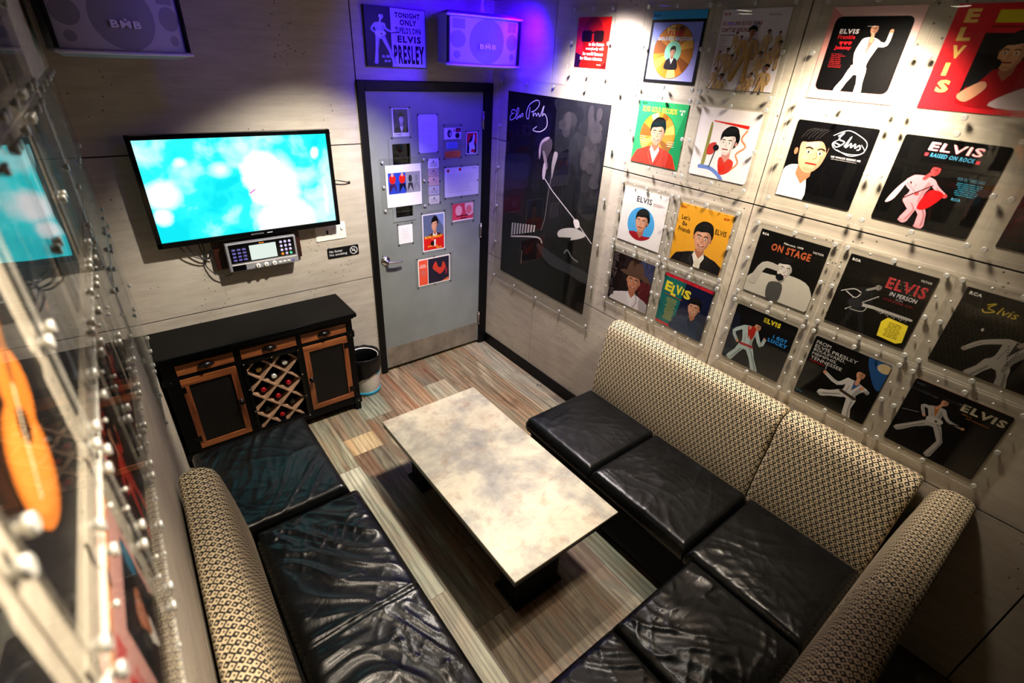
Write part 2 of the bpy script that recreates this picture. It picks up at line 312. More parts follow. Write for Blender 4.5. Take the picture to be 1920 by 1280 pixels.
def emis(name, col, s):
    m = bpy.data.materials.new(name); m.use_nodes = True; nt = m.node_tree; nt.nodes.clear(); out = nt.nodes.new('ShaderNodeOutputMaterial'); em = nt.nodes.new('ShaderNodeEmission')
    f = noisetex(nt, coords(nt), 12, 2); c = lin(col); nt.links.new(mixc(nt, mth(nt, 'MULTIPLY', f, 0.1), c, tuple(x * .8 for x in c[:3]) + (1,)), em.inputs[0]); em.inputs[1].default_value = s; nt.links.new(em.outputs[0], out.inputs[0]); return m
M['lcd'] = emis('lit_lcd', '#e4f2e8', 1.0); M['lamp'] = emis('lamp_glow', '#fff1d8', 12); M['lampblue'] = emis('lamp_glow_blue', '#4020ff', 8)

# ------------------------------------------------------------------ mesh builder
class MB:
    def __init__(s): s.v = []; s.f = []; s.m = []; s.sm = []; s.uv = {}
    def add(s, vs, fs, mi=0, smooth=False, uvs=None):
        b = len(s.v); s.v += [tuple(x) for x in vs]
        for k, f in enumerate(fs):
            if uvs: s.uv[len(s.f)] = [uvs[i] for i in f]
            s.f.append([b + i for i in f]); s.m.append(mi); s.sm.append(smooth)
        return s
    def box(s, x0, x1, y0, y1, z0, z1, mi=0, bev=0.0):
        if bev <= 0:
            return s.add([(x0, y0, z0), (x1, y0, z0), (x1, y1, z0), (x0, y1, z0), (x0, y0, z1), (x1, y0, z1), (x1, y1, z1), (x0, y1, z1)],
                         [(3, 2, 1, 0), (4, 5, 6, 7), (0, 1, 5, 4), (1, 2, 6, 5), (2, 3, 7, 6), (3, 0, 4, 7)], mi)
        bm = bmesh.new(); bmesh.ops.create_cube(bm, size=1)
        for v in bm.verts: v.co = Vector(((x0 + x1) / 2 + v.co.x * (x1 - x0), (y0 + y1) / 2 + v.co.y * (y1 - y0), (z0 + z1) / 2 + v.co.z * (z1 - z0)))
        bmesh.ops.bevel(bm, geom=bm.edges[:], offset=bev, segments=2, affect='EDGES', profile=0.6)
        bm.verts.index_update(); s.add([v.co.copy() for v in bm.verts], [[v.index for v in f.verts] for f in bm.faces], mi); bm.free(); return s
    def beam(s, a, b, wd, hd, mi=0):
        a, b = Vector(a), Vector(b); d = (b - a).normalized(); up = Vector((0, 1, 0)) if abs(d.y) < 0.9 else Vector((0, 0, 1)); r = d.cross(up).normalized(); u = r.cross(d)
        vs = [p + r * i * wd / 2 + u * j * hd / 2 for p in (a, b) for i, j in ((-1, -1), (1, -1), (1, 1), (-1, 1))]
        return s.add(vs, [(3, 2, 1, 0), (4, 5, 6, 7), (0, 1, 5, 4), (1, 2, 6, 5), (2, 3, 7, 6), (3, 0, 4, 7)], mi)
    def lathe(s, prof, origin=(0, 0, 0), axis='z', seg=20, mi=0, smooth=True):
        vs = []; o = Vector(origin)
        for r, h in prof:
            for k in range(seg):
                a = 2 * PI * k / seg; c, q = r * math.cos(a), r * math.sin(a)
                p = {'z': (c, q, h), 'y': (c, h, -q), 'x': (h, c, q), '-y': (c, -h, q)}[axis]; vs.append(o + Vector(p))
        fs = []
        for i in range(len(prof) - 1):
            for k in range(seg):
                k2 = (k + 1) % seg; fs.append((i * seg + k, i * seg + k2, (i + 1) * seg + k2, (i + 1) * seg + k))
        s.add(vs, fs, mi, smooth)
        b = len(s.v) - len(vs)
        s.f.append([b + k for k in range(seg)][::-1]); s.m.append(mi); s.sm.append(False)
        s.f.append([b + (len(prof) - 1) * seg + k for k in range(seg)]); s.m.append(mi); s.sm.append(False)
        return s
    def tube(s, pts, r, seg=8, mi=0):
        pts = [Vector(p) for p in pts]; vs = []
        for i, p in enumerate(pts):
            d = (pts[min(i + 1, len(pts) - 1)] - pts[max(i - 1, 0)]).normalized(); up = Vector((0, 0, 1)) if abs(d.z) < 0.95 else Vector((1, 0, 0)); a = d.cross(up).normalized(); b = a.cross(d)
            rr = r[i] if isinstance(r, (list, tuple)) else r
            for k in range(seg): t = 2 * PI * k / seg; vs.append(p + a * rr * math.cos(t) + b * rr * math.sin(t))
        fs = [(i * seg + k, i * seg + (k + 1) % seg, (i + 1) * seg + (k + 1) % seg, (i + 1) * seg + k) for i in range(len(pts) - 1) for k in range(seg)]
        fs += [list(range(seg))[::-1], [(len(pts) - 1) * seg + k for k in range(seg)]]
        return s.add(vs, fs, mi, True)
    def mesh(s, name, mats):
        me = bpy.data.meshes.new(name); me.from_pydata(s.v, [], s.f)
        for m in (mats if isinstance(mats, (list, tuple)) else [mats]): me.materials.append(m)
        me.polygons.foreach_set('material_index', s.m); me.polygons.foreach_set('use_smooth', s.sm)
        if s.uv:
            uvl = me.uv_layers.new(name='UVMap')
            for i, p in enumerate(me.polygons):
                if i in s.uv:
                    for li, uv in zip(p.loop_indices, s.uv[i]): uvl.data[li].uv = uv
        me.update(); return me
    def build(s, name, mats, parent=None):
        o = bpy.data.objects.new(name, s.mesh(name, mats)); COL.objects.link(o); o.parent = parent; return o
def empty(name, loc=(0, 0, 0), rot=(0, 0, 0)):
    o = bpy.data.objects.new(name, None); COL.objects.link(o); o.location = loc; o.rotation_euler = rot; o.empty_display_size = 0.05; return o
def inst(me, name, parent, loc=(0, 0, 0), rot=(0, 0, 0)):
    o = bpy.data.objects.new(name, me); COL.objects.link(o); o.parent = parent; o.location = loc; o.rotation_euler = rot; return o
def smooth_path(pts, n=6, closed=False):
    P = [Vector((*p, 0)) if len(p) == 2 else Vector(p) for p in pts]; out = []; L = len(P)
    rng = range(L) if closed else range(L - 1)
    for i in rng:
        if closed: a, b, c, d = P[(i - 1) % L], P[i], P[(i + 1) % L], P[(i + 2) % L]
        else: a, b, c, d = P[max(i - 1, 0)], P[i], P[i + 1], P[min(i + 2, L - 1)]
        for k in range(n):
            t = k / n; out.append(0.5 * ((2 * b) + (c - a) * t + (2 * a - 5 * b + 4 * c - d) * t * t + (3 * b - a - 3 * c + d) * t ** 3))
    if not closed: out.append(P[-1])
    return [tuple(p) for p in out]

# wall frames: local X = right as seen from the room, Y = up, Z = out of the wall
def back(x, z, n=0.0): return (x, -n, z), (PI / 2, 0, 0)
def right(y, z, n=0.0): return (-n, y, z), (PI / 2, 0, -PI / 2)
LX0, LS = -2.45, 0.027; LA = PI / 2 - math.atan(LS)
def left(y, z, n=0.0): return (LX0 + LS * y + n, y, z), (PI / 2, 0, LA)

# ------------------------------------------------------------------ printed cards
TXT = {}
def text_geo(s, bold):
    k = (s, bold)
    if k not in TXT:
        c = bpy.data.curves.new('t', 'FONT'); c.body = s; c.size = 1; c.resolution_u = 2; c.offset = bold; c.space_character = 1 + bold * 4.5
        o = bpy.data.objects.new('t', c); COL.objects.link(o); me = bpy.data.meshes.new_from_object(o)
        vs = [(v.co.x, v.co.y) for v in me.vertices]; fs = [list(p.vertices) for p in me.polygons]
        bpy.data.objects.remove(o); bpy.data.curves.remove(c); bpy.data.meshes.remove(me)
        if vs:
            x0, x1 = min(v[0] for v in vs), max(v[0] for v in vs); y0, y1 = min(v[1] for v in vs), max(v[1] for v in vs)
            vs = [((x - x0) / (x1 - x0 or 1), (y - y0) / (y1 - y0 or 1)) for x, y in vs]
        TXT[k] = (vs, fs)
    return TXT[k]
class Print:
    """a printed card, coordinates -0.5..0.5 times size; later layers lie a hair in front"""
    def __init__(s, w, h, t, bg, radius=0.0, edge=None):
        s.w, s.h, s.t = w, h, t; s.v = []; s.f = []; s.c = []; s.z = t; s.U = 1.0
        hw, hh = w / 2, h / 2
        if radius:
            ring = []
            for cx, cy, a0 in ((hw - radius, hh - radius, 0), (-hw + radius, hh - radius, 90), (-hw + radius, -hh + radius, 180), (hw - radius, -hh + radius, 270)):
                for k in range(5): a = R(a0 + k * 22.5); ring.append((cx + radius * math.cos(a), cy + radius * math.sin(a)))
        else: ring = [(hw, hh), (-hw, hh), (-hw, -hh), (hw, -hh)]
        n = len(ring); s.v += [(x, y, 0) for x, y in ring] + [(x, y, t) for x, y in ring]
        s.f.append(list(range(n, 2 * n))); s.c.append(lin(bg)); s.f.append(list(range(n))[::-1]); s.c.append(lin('#8d8472'))
        for k in range(n): k2 = (k + 1) % n; s.f.append([k, k2, n + k2, n + k]); s.c.append(lin(edge or bg))
        s.clip = (-hw + .0006, hw - .0006, -hh + .0006, hh - .0006)
    def layer(s): s.z += 0.00002
    def raw(s, pts, col):
        a, b, c, d = s.clip; P = pts
        for ax, lim, sg in ((0, a, 1), (0, b, -1), (1, c, 1), (1, d, -1)):
            if not P: return
            o = []
            for i in range(len(P)):
                p, q = P[i - 1], P[i]; pi, qi = (p[ax] - lim) * sg >= 0, (q[ax] - lim) * sg >= 0
                if pi != qi:
                    t = (lim - p[ax]) / (q[ax] - p[ax]); o.append((p[0] + (q[0] - p[0]) * t, p[1] + (q[1] - p[1]) * t))
                if qi: o.append(q)
            P = o
        if len(P) < 3: return
        ar = sum(P[i - 1][0] * P[i][1] - P[i][0] * P[i - 1][1] for i in range(len(P)))
        if ar < 0: P = P[::-1]
        if abs(ar) < 1e-9: return
        b0 = len(s.v); s.v += [(x, y, s.z) for x, y in P]; s.f.append(list(range(b0, b0 + len(P)))); s.c.append(lin(col))
    def S(s, p): return (p[0] * s.w, p[1] * s.h)
    def poly(s, pts, col, sm=True, n=4):
        s.layer(); q = smooth_path(pts, n, True) if sm else pts; s.raw([s.S(p[:2]) for p in q], col)
    def rect(s, x0, y0, x1, y1, col): s.layer(); s.raw([s.S(p) for p in ((x0, y0), (x1, y0), (x1, y1), (x0, y1))], col)
    def rrect(s, x0, y0, x1, y1, r, col):
        q = []
        for cx, cy, a0 in ((x1 - r, y1 - r, 0), (x0 + r, y1 - r, 90), (x0 + r, y0 + r, 180), (x1 - r, y0 + r, 270)):
            for k in range(5): a = R(a0 + k * 22.5); q.append((cx + r * math.cos(a), cy + r * math.sin(a)))
        s.poly(q, col, False)
    def ell(s, cx, cy, rx, ry, col, n=28, a0=0.0, a1=2 * PI, wedge=False, rot=0.0):
        s.layer(); q = [] if not wedge else [(cx, cy)]
        m = n if not wedge else n + 1
        for k in range(m):
            a = a0 + (a1 - a0) * k / n; x, y = rx * math.cos(a), ry * math.sin(a); q.append((cx + x * math.cos(rot) - y * math.sin(rot), cy + x * math.sin(rot) + y * math.cos(rot)))
        s.raw([s.S(p) for p in q], col)
    def stroke(s, pts, wd, col, sm=True, n=4):
        s.layer(); q = smooth_path(pts, n) if sm and len(pts) > 2 else pts; q = [s.S(p[:2]) for p in q]; k = min(s.w, s.h)
        L = len(q); ws = [((wd[0] + (wd[-1] - wd[0]) * i / (L - 1)) if isinstance(wd, (tuple, list)) else wd) * k / 2 for i in range(L)]
        lft, rgt = [], []
        for i, p in enumerate(q):
            a, b = q[max(i - 1, 0)], q[min(i + 1, L - 1)]; d = Vector((b[0] - a[0], b[1] - a[1])); d = d.normalized() if d.length else Vector((1, 0)); nn = (-d.y * ws[i], d.x * ws[i]); lft.append((p[0] + nn[0], p[1] + nn[1])); rgt.append((p[0] - nn[0], p[1] - nn[1]))
        for i in range(L - 1): s.raw([lft[i], rgt[i], rgt[i + 1], lft[i + 1]], col)
        if ws[0] > 0.002:
            s.layer()
            for p, r in ((q[0], ws[0]), (q[-1], ws[-1])): s.raw([(p[0] + r * math.cos(2 * PI * j / 10), p[1] + r * math.sin(2 * PI * j / 10)) for j in range(10)], col)
    def text(s, t, x, y, w, h, col, bold=0.02, shear=0.0, rot=0.0):
        """fits the words into the box whose lower left corner is x, y"""
        vs, fs = text_geo(t, bold); s.layer(); b0 = len(s.v); c, q = math.cos(rot), math.sin(rot)
        for (a, b) in vs:
            X = a * w * s.w + b * shear * h * s.h; Y = b * h * s.h
            s.v.append((x * s.w + X * c - Y * q, y * s.h + X * q + Y * c, s.z))
        for f in fs: s.f.append([b0 + i for i in f]); s.c.append(lin(col))
    def lines(s, x, y, w, n, gap, col, th=0.006, rag=0.4, center=False):
        rr = random.Random(int(abs(x * 991 + y * 877) * 10))
        s.layer(); z = s.z
        for k in range(n):
            ln = w * (1 - rag * rr.random()); xx = x + (w - ln) / 2 if center else x; cx = xx
            while cx < xx + ln:
                seg = min(0.02 + rr.random() * 0.05, xx + ln - cx); s.raw([s.S(p) for p in ((cx, y - k * gap), (cx + seg, y - k * gap), (cx + seg, y - k * gap + th), (cx, y - k * gap + th))], col); cx += seg + 0.008
    def build(s, name, placing, parent=None, mat='print'):
        me = bpy.data.meshes.new(name); me.from_pydata(s.v, [], s.f); ca = me.color_attributes.new('Col', 'FLOAT_COLOR', 'CORNER'); buf = []
        for p, c in zip(me.polygons, s.c): buf += (list(max(0.0, x - 0.0035) for x in c[:3]) + [1.0]) * p.loop_total
        ca.data.foreach_set('color', buf); me.materials.append(M[mat]); me.update()
        o = bpy.data.objects.new(name, me); COL.objects.link(o); o.parent = parent
        if placing: o.location, o.rotation_euler = placing
        return o

SKIN, HAIR = '#d89a78', '#0d0a0c'
def tone(c, k):
    v = [int(c[i:i + 2], 16) for i in (1, 3, 5)]; t = 255 if k > 0 else 0
    return '#%02x%02x%02x' % tuple(int(x + (t - x) * abs(k)) for x in v)
def portrait(P, cx, cy, h, skin=SKIN, hair=HAIR, coat='#1a1418', shirt='#efeae2', turn=0.0, smile=True, shoulders=True, hat=None, shade='#b06f50', sh_w=1.0):
    """a plain head and shoulders; h = height of the head"""
    def q(x, y): return (cx + x * h, cy + y * h)
    if shoulders:
        P.poly([q(-1.25 * sh_w, -1.9), q(-1.12 * sh_w, -1.0), q(-0.75 * sh_w, -0.78), q(-0.25, -0.62), q(0.25, -0.62), q(0.75 * sh_w, -0.78), q(1.12 * sh_w, -1.0), q(1.25 * sh_w, -1.9)], coat)
        P.poly([q(-0.20, -0.55), q(0.20, -0.55), q(0.30, -0.72), q(0.02 + turn * .1, -1.35), q(-0.30, -0.72)], shirt, False)
    P.poly([q(-0.2, -0.2), q(0.2, -0.2), q(0.2, -0.62), q(0.02, -0.86), q(-0.2, -0.62)], shade, False)
    P.ell(cx + turn * -0.06 * h, cy + 0.16 * h, 0.44 * h * P.h / P.w * (P.w / P.h), 0.46 * h, hair)
    P.ell(cx - 0.37 * h, cy - 0.04 * h, 0.05 * h, 0.09 * h, shade); P.ell(cx + 0.37 * h, cy - 0.04 * h, 0.05 * h, 0.09 * h, shade)
    t = turn * 0.08
    P.poly([q(-0.34 + t, 0.22), q(-0.35 + t, -0.05), q(-0.28 + t, -0.33), q(-0.10 + t, -0.52), q(0.10 + t, -0.52), q(0.28 + t, -0.33), q(0.35 + t, -0.05), q(0.34 + t, 0.22), q(0.0 + t, 0.34)], skin)
    P.poly([q(0.16 + t, 0.3), q(0.34 + t, 0.22), q(0.35 + t, -0.05), q(0.28 + t, -0.33), q(0.10 + t, -0.52), q(0.16 + t, -0.36), q(0.22 + t, -0.12)], tone(skin, -.16))
    P.poly([q(-0.22 + t, 0.2), q(0.06 + t, 0.24), q(0.04 + t, 0.12), q(-0.18 + t, 0.1)], tone(skin, .15)); P.ell(cx + (t - .16) * h, cy - .16 * h, .08 * h, .06 * h, tone(skin, .14))
    P.poly([q(-0.14 + t, -0.42), q(0.14 + t, -0.42), q(0.06 + t, -0.5), q(-0.06 + t, -0.5)], tone(skin, -.1))
    P.poly([q(-0.42, 0.02), q(-0.40, 0.40), q(-0.1, 0.66), q(0.28, 0.62), q(0.43, 0.32), q(0.42, 0.02), q(0.34, 0.17), q(0.20, 0.28), q(-0.12, 0.22), q(-0.30, 0.20)], hair)
    for k_ in range(6): P.stroke([q(-.34 + k_ * .09, .30 + .04 * (k_ % 2)), q(-.22 + k_ * .09, .50), q(-.04 + k_ * .08, .58)], .012 * h, tone(hair, .16))
    if shoulders:
        P.stroke([q(-.25, -.62), q(-.36, -.95), q(-.06, -1.5)], .05 * h, tone(coat, .14), False); P.stroke([q(.25, -.62), q(.38, -.95), q(.08, -1.5)], .05 * h, tone(coat, -.3), False); P.poly([q(.5, -.75), q(1.12 * sh_w, -1.0), q(1.25 * sh_w, -1.9), q(.75, -1.9)], tone(coat, -.22))
    for sx in (-1, 1):
        P.stroke([q(t * 1.6 + sx * 0.24, 0.07), q(t * 1.6 + sx * 0.16, 0.10), q(t * 1.6 + sx * 0.07, 0.07)], 0.035 * h, hair)
        P.ell(cx + (t * 1.6 + sx * 0.15) * h, cy - 0.02 * h, 0.065 * h, 0.035 * h, '#f4ece4', 10); P.ell(cx + (t * 1.6 + sx * 0.15) * h, cy - 0.02 * h, 0.03 * h, 0.034 * h, '#22201f', 8)
    P.stroke([q(t * 2 + 0.02, 0.0), q(t * 2.2 + 0.05, -0.14), q(t * 2 - 0.03, -0.17)], 0.02 * h, shade)
    P.stroke([q(t * 1.6 - 0.13, -0.30), q(t * 1.6, -0.33 if smile else -0.30), q(t * 1.6 + 0.13, -0.30)], 0.045 * h, '#8e2f2c')
    if smile: P.stroke([q(t * 1.6 - 0.09, -0.30), q(t * 1.6, -0.32), q(t * 1.6 + 0.09, -0.30)], 0.02 * h, '#f8f2ea')
    if hat:
        P.poly([q(-0.85, 0.30), q(-0.4, 0.18), q(0.4, 0.22), q(0.95, 0.12), q(0.8, 0.38), q(0.42, 0.48), q(-0.42, 0.44)], hat)
        P.poly([q(-0.40, 0.35), q(-0.34, 0.85), q(-0.1, 0.95), q(0.05, 0.86), q(0.24, 0.96), q(0.44, 0.80), q(0.46, 0.35)], hat)
def figure(P, J, s, suit, skin=SKIN, hair=HAIR, shirt=None, belt=None, guitar=None, head=None):
    """a plain standing figure from joint positions; s = scale (shoulder width)"""
    for a in 'RL':
        P.stroke([J['hip' + a], J['knee' + a]], (0.56 * s, 0.40 * s), suit, False); P.stroke([J['knee' + a], J['foot' + a]], (0.40 * s, 0.50 * s), suit, False)
        k_ = .1 * s; P.stroke([(J['hip' + a][0] + k_, J['hip' + a][1]), (J['knee' + a][0] + k_, J['knee' + a][1]), (J['foot' + a][0] + k_, J['foot' + a][1])], (0.10 * s, 0.14 * s), tone(suit, -.25), n=3)
        f_ = J['foot' + a]; P.ell(f_[0] - .06 * s, f_[1] - .1 * s, .22 * s, .09 * s, tone(suit, -.1), 10)
    sh = J['sh']; hp = ((J['hipR'][0] + J['hipL'][0]) / 2, (J['hipR'][1] + J['hipL'][1]) / 2)
    d = Vector((hp[0] - sh[0], hp[1] - sh[1])); u = d.normalized(); n = Vector((-u.y, u.x))
    def at(f, k): p = Vector(sh) + d * f + n * k * s; return (p.x, p.y)
    P.poly([at(0, -0.62), at(0.3, -0.52), at(0.7, -0.40), at(1.08, -0.50), at(1.08, 0.50), at(0.7, 0.40), at(0.3, 0.52), at(0, 0.62), at(-0.1, 0.2), at(-0.1, -0.2)], suit)
    P.poly([at(0.1, 0.3), at(0.3, 0.5), at(0.7, 0.38), at(1.05, 0.46), at(1.0, 0.25), at(0.5, 0.2)], tone(suit, -.2)); P.stroke([at(.3, -.25), at(.8, -.2)], .05 * s, tone(suit, -.2), False)
    if shirt: P.poly([at(-0.08, -0.2), at(0.55, 0.0), at(-0.08, 0.2)], shirt, False)
    if belt: P.stroke([at(0.88, -0.46), at(0.88, 0.46)], 0.2 * s, belt, False)
    for a in ('R', 'L'):
        if 'el' + a in J:
            P.stroke([at(0.06, -0.5 if a == 'R' else 0.5), J['el' + a], J['ha' + a]], (0.30 * s, 0.22 * s), suit, n=3); P.stroke([J['el' + a], J['ha' + a]], .06 * s, tone(suit, -.2), False); P.ell(*J['ha' + a], 0.13 * s, 0.13 * s, skin, 10)
    hx, hy = head or J['head']
    P.stroke([sh, (hx, hy)], 0.22 * s, skin, False); P.ell(hx, hy, 0.24 * s, 0.32 * s, skin, 16); P.ell(hx + .1 * s, hy - .02 * s, .11 * s, .26 * s, tone(skin, -.2), 12); P.stroke([(hx - .12 * s, hy + .03 * s), (hx + .1 * s, hy + .03 * s)], .04 * s, '#20141a', False); P.stroke([(hx - .07 * s, hy - .16 * s), (hx + .06 * s, hy - .16 * s)], .03 * s, '#7a2a28', False)
    P.poly([(hx - 0.33 * s, hy - 0.02 * s), (hx - 0.34 * s, hy + 0.3 * s), (hx, hy + 0.48 * s), (hx + 0.34 * s, hy + 0.3 * s), (hx + 0.33 * s, hy - 0.02 * s), (hx + 0.2 * s, hy + 0.16 * s), (hx - 0.15 * s, hy + 0.18 * s)], hair)
    if guitar:
        c = at(0.75, 0.05); g = Vector((J.get('neck', (c[0] + 1.8 * s, c[1] + 0.5 * s)))) - Vector(c)
        P.stroke([c, (c[0] + g.x, c[1] + g.y)], 0.11 * s, '#2a1a12', False); P.ell(c[0] - 0.2 * s, c[1], 0.42 * s, 0.34 * s, guitar, 16); P.ell(c[0] + 0.25 * s, c[1] + 0.08 * s, 0.32 * s, 0.26 * s, guitar, 16); P.ell(c[0] + .1 * s, c[1], 0.1 * s, 0.1 * s, '#20150f', 10)
def disc_sweep(P, cx, cy, r, cols=('#c47a22', '#f0b443', '#8c4c14', '#ffd873')):
    P.ell(cx, cy, r * 1.015, r * 1.015, '#1c1206', 40); P.ell(cx, cy, r, r, cols[0], 40)
    for k, (a, b, c) in enumerate(((10, 35, 1), (60, 80, 2), (95, 120, 3), (150, 185, 2), (200, 225, 1), (262, 290, 3), (310, 335, 2))): P.ell(cx, cy, r * 0.985, r * 0.985, cols[c], 6, R(a), R(b), True)

LPS = 0.312; T = 0.003
def lp(bg, radius=0.0, edge=None): return Print(LPS, LPS, T, bg, radius, edge)
COV = {}
def cover(key, where, label, P, n=0.0005):
    y, z, rot = where
    o = P.build('album_cover', right(y, z, n)); o.rotation_euler.rotate_axis('Z', R(rot)) ; tag(o, label, 'album cover', 'album covers on the right wall'); COV[key] = label; return o

# A gold disc on lavender
P = lp('#0c0c10'); P.rect(-.5, .385, .5, .5, '#37a6dd'); P.rect(-.455, -.455, .455, .345, '#8d98ea'); P.poly([(-.455, -.455), (.455, -.455), (.455, .1), (-.455, -.25)], '#a9a8f2', False)
disc_sweep(P, 0, -.055, .375); P.ell(0, -.06, .155, .155, '#8fe0bb', 26); portrait(P, 0, -.055, .125, sh_w=.75)
P.text('RCA', -.47, .42, .11, .035, '#123a63', .04); P.text('3 VOLUME', -.13, .245, .26, .04, '#201408', .02); P.text('ELVIS', -.13, .165, .27, .065, '#e0281e', .04); P.text('GOLDEN RECORDS', -.33, .10, .66, .05, '#cfe6ff', .03)
cover('A', (-1.518, 2.401, .55), 'album cover with gold disc and small round portrait below a light blue band', P)
# B small gold suited figures on white
P = lp('#ded7e0'); P.text('RCA', -.47, .43, .10, .035, '#8a1024', .05); P.lines(.2, .43, .25, 2, .015, '#555060')
P.text('50,000,000 ELVIS FANS', -.47, .30, .60, .055, '#8a1024', .03, .15); P.text("CAN'T BE WRONG", -.47, .225, .43, .055, '#8a1024', .03, .15); P.lines(-.47, .185, .30, 1, .02, '#2a2a2a', .009); P.lines(-.47, .16, .16, 12, .019, '#9a5a50', .006)
def mini(x, y, s, c='#c9a26a'):
    J = dict(sh=(x, y + 1.0 * s), hipR=(x - .2 * s, y), hipL=(x + .2 * s, y), kneeR=(x - .5 * s, y - .8 * s), kneeL=(x + .2 * s, y - .8 * s), footR=(x - .95 * s, y - 1.7 * s), footL=(x + .25 * s, y - 1.8 * s), elR=(x - .75 * s, y + .35 * s), haR=(x - .8 * s, y - .3 * s), elL=(x + .8 * s, y + .4 * s), haL=(x + .6 * s, y - .2 * s), head=(x + .1 * s, y + 1.6 * s)); figure(P, J, s, c, '#a97050', shirt='#b9b0a0')
for x, y, s in ((-.21, .12, .055), (-.13, .06, .06), (-.42, -.11, .052), (-.30, -.13, .08), (-.21, -.2, .075), (.26, .10, .075), (.42, .12, .055), (.22, -.16, .075), (.34, -.10, .065), (.46, -.05, .085), (-.42, -.36, .07), (-.3, -.5, .1), (.05, -.5, .07), (.16, -.42, .075), (.36, -.38, .11)): mini(x, y, s)
mini(.02, -.06, .175, '#b98f4e')
cover('B', (-1.909, 2.40, .87), 'white album cover printed with many small gold suited figures and dark red title', P)
# C green gold records
P = lp('#2fa35f'); P.poly([(.5, .5), (.5, -.5), (.2, -.5), (.35, 0)], '#1e8a50', False); disc_sweep(P, -.02, -.02, .36, ('#c8872c', '#eebc58', '#8f5a1a', '#ffe08a'))
portrait(P, -.02, .03, .36, coat='#e03a26', shirt='#f2ece8'); P.text('ELVIS GOLD RECORDS', -.40, .335, .70, .085, '#f2e24a', .015); P.text('VOLUME', .34, .385, .11, .03, '#f6f6e8'); P.text('4', .375, .33, .04, .05, '#f6f6e8', .04); P.text('RCA', -.42, .45, .09, .03, '#123018', .05)
P.lines(-.37, -.06, .13, 3, .035, '#f4ead0', .008, .2, True); P.lines(.21, -.09, .15, 3, .035, '#f4ead0', .008, .2, True)
cover('C', (-1.523, 2.002, .7), 'green album cover with man in a red jacket before a gold disc', P)
# D white abstract
P = lp('#ece2e4', .012); P.poly([(-.25, .33), (.35, .31), (.34, .26), (.1, .285), (-.24, .315)], '#d0281e', False); P.poly([(-.28, .28), (-.24, .22), (-.25, -.30), (-.31, -.36), (-.30, -.1)], '#8d8a4a')
P.stroke([(-.33, -.36), (-.15, -.36), (0, -.42), (.10, -.5)], .06, '#6a84c8'); P.stroke([(.33, .24), (.27, .12), (.36, .02), (.24, -.1), (.30, -.22), (.18, -.36)], .028, '#e0845a')
P.poly([(-.24, -.02), (-.12, .02), (-.14, -.14), (-.25, -.16)], '#c23a34'); P.poly([(-.02, -.18), (.22, -.2), (.20, -.36), (.04, -.42)], '#c8382c')
portrait(P, .08, .05, .34, skin='#efdcd6', shade='#c98a7e', shoulders=False, smile=False, turn=-.8); P.ell(-.11, -.05, .05, .045, '#16131a'); P.stroke([(-.11, -.08), (-.16, -.34)], .016, '#16131a', False); P.ell(.06, -.33, .055, .05, '#d02a1e')
cover('D', (-1.909, 2.007, .47), 'white album cover with loose brush strokes around a singing face', P)
# E pink border rounded black
P = lp('#e39a92'); P.poly([(-.5, .5), (.5, .5), (.5, -.2)], '#efc6c0', False); P.rrect(-.43, -.40, .42, .40, .07, '#0c0a0c')
figure(P, dict(sh=(.05, .15), hipR=(-.05, -.17), hipL=(.06, -.17), kneeR=(-.1, -.28), kneeL=(.08, -.3), footR=(-.15, -.385), footL=(.09, -.385), elL=(.22, .12), haL=(.23, .25), elR=(-.07, .02), haR=(-.03, -.12), head=(.04, .27)), .17, '#f1dedb', shirt='#c06a60', belt='#c08a80')
P.text('ELVIS', -.34, .22, .22, .05, '#eee6e6', .04); P.text('Frankie', -.34, .165, .20, .045, '#c8202a', .04); P.text('Johnny', -.34, .045, .19, .05, '#c8202a', .04)
for k in range(3):
    x = -.28 + k * .05; P.ell(x - .010, .128, .013, .013, '#c8202a', 10); P.ell(x + .010, .128, .013, .013, '#c8202a', 10); P.poly([(x - .022, .126), (x + .022, .126), (x, .098)], '#c8202a', False)
P.lines(-.35, .0, .17, 8, .02, '#8a1a1c', .007)
cover('E', (-2.378, 2.398, 0), 'pink bordered album cover, figure in white pointing up on black', P)
# F profile
P = lp('#0b0b0d', .008); P.poly([(-.5, -.5), (-.5, -.16), (-.36, -.06), (-.20, -.12), (-.12, -.5)], '#efe6e2'); portrait(P, -.22, .13, .50, turn=.9, shoulders=False, smile=False)
P.stroke([(.06, .36), (.12, .41), (.08, .33), (.16, .30), (.08, .23), (.03, .28), (.12, .26)], .012, '#e6e6ea'); P.stroke([(.17, .25), (.22, .38), (.19, .24), (.24, .30), (.25, .25), (.29, .30), (.30, .25), (.34, .29), (.36, .25), (.33, .23)], .012, '#e6e6ea')
P.stroke([(.0, .36), (.15, .44), (.3, .40), (.42, .32), (.40, .20), (.25, .17), (.08, .2), (.02, .27), (.1, .33)], .006, '#e6e6ea'); P.stroke([(.1, .2), (.28, .15), (.42, .22), (.36, .3)], .006, '#e6e6ea'); P.text('HE WALKS BESIDE ME', .06, .10, .36, .022, '#d8d2d2'); P.lines(.07, .08, .33, 1, .02, '#a09a9a', .005, .1)
cover('F', (-2.378, 2.002, -.16), 'black album cover with face in profile and swirling white script title', P)
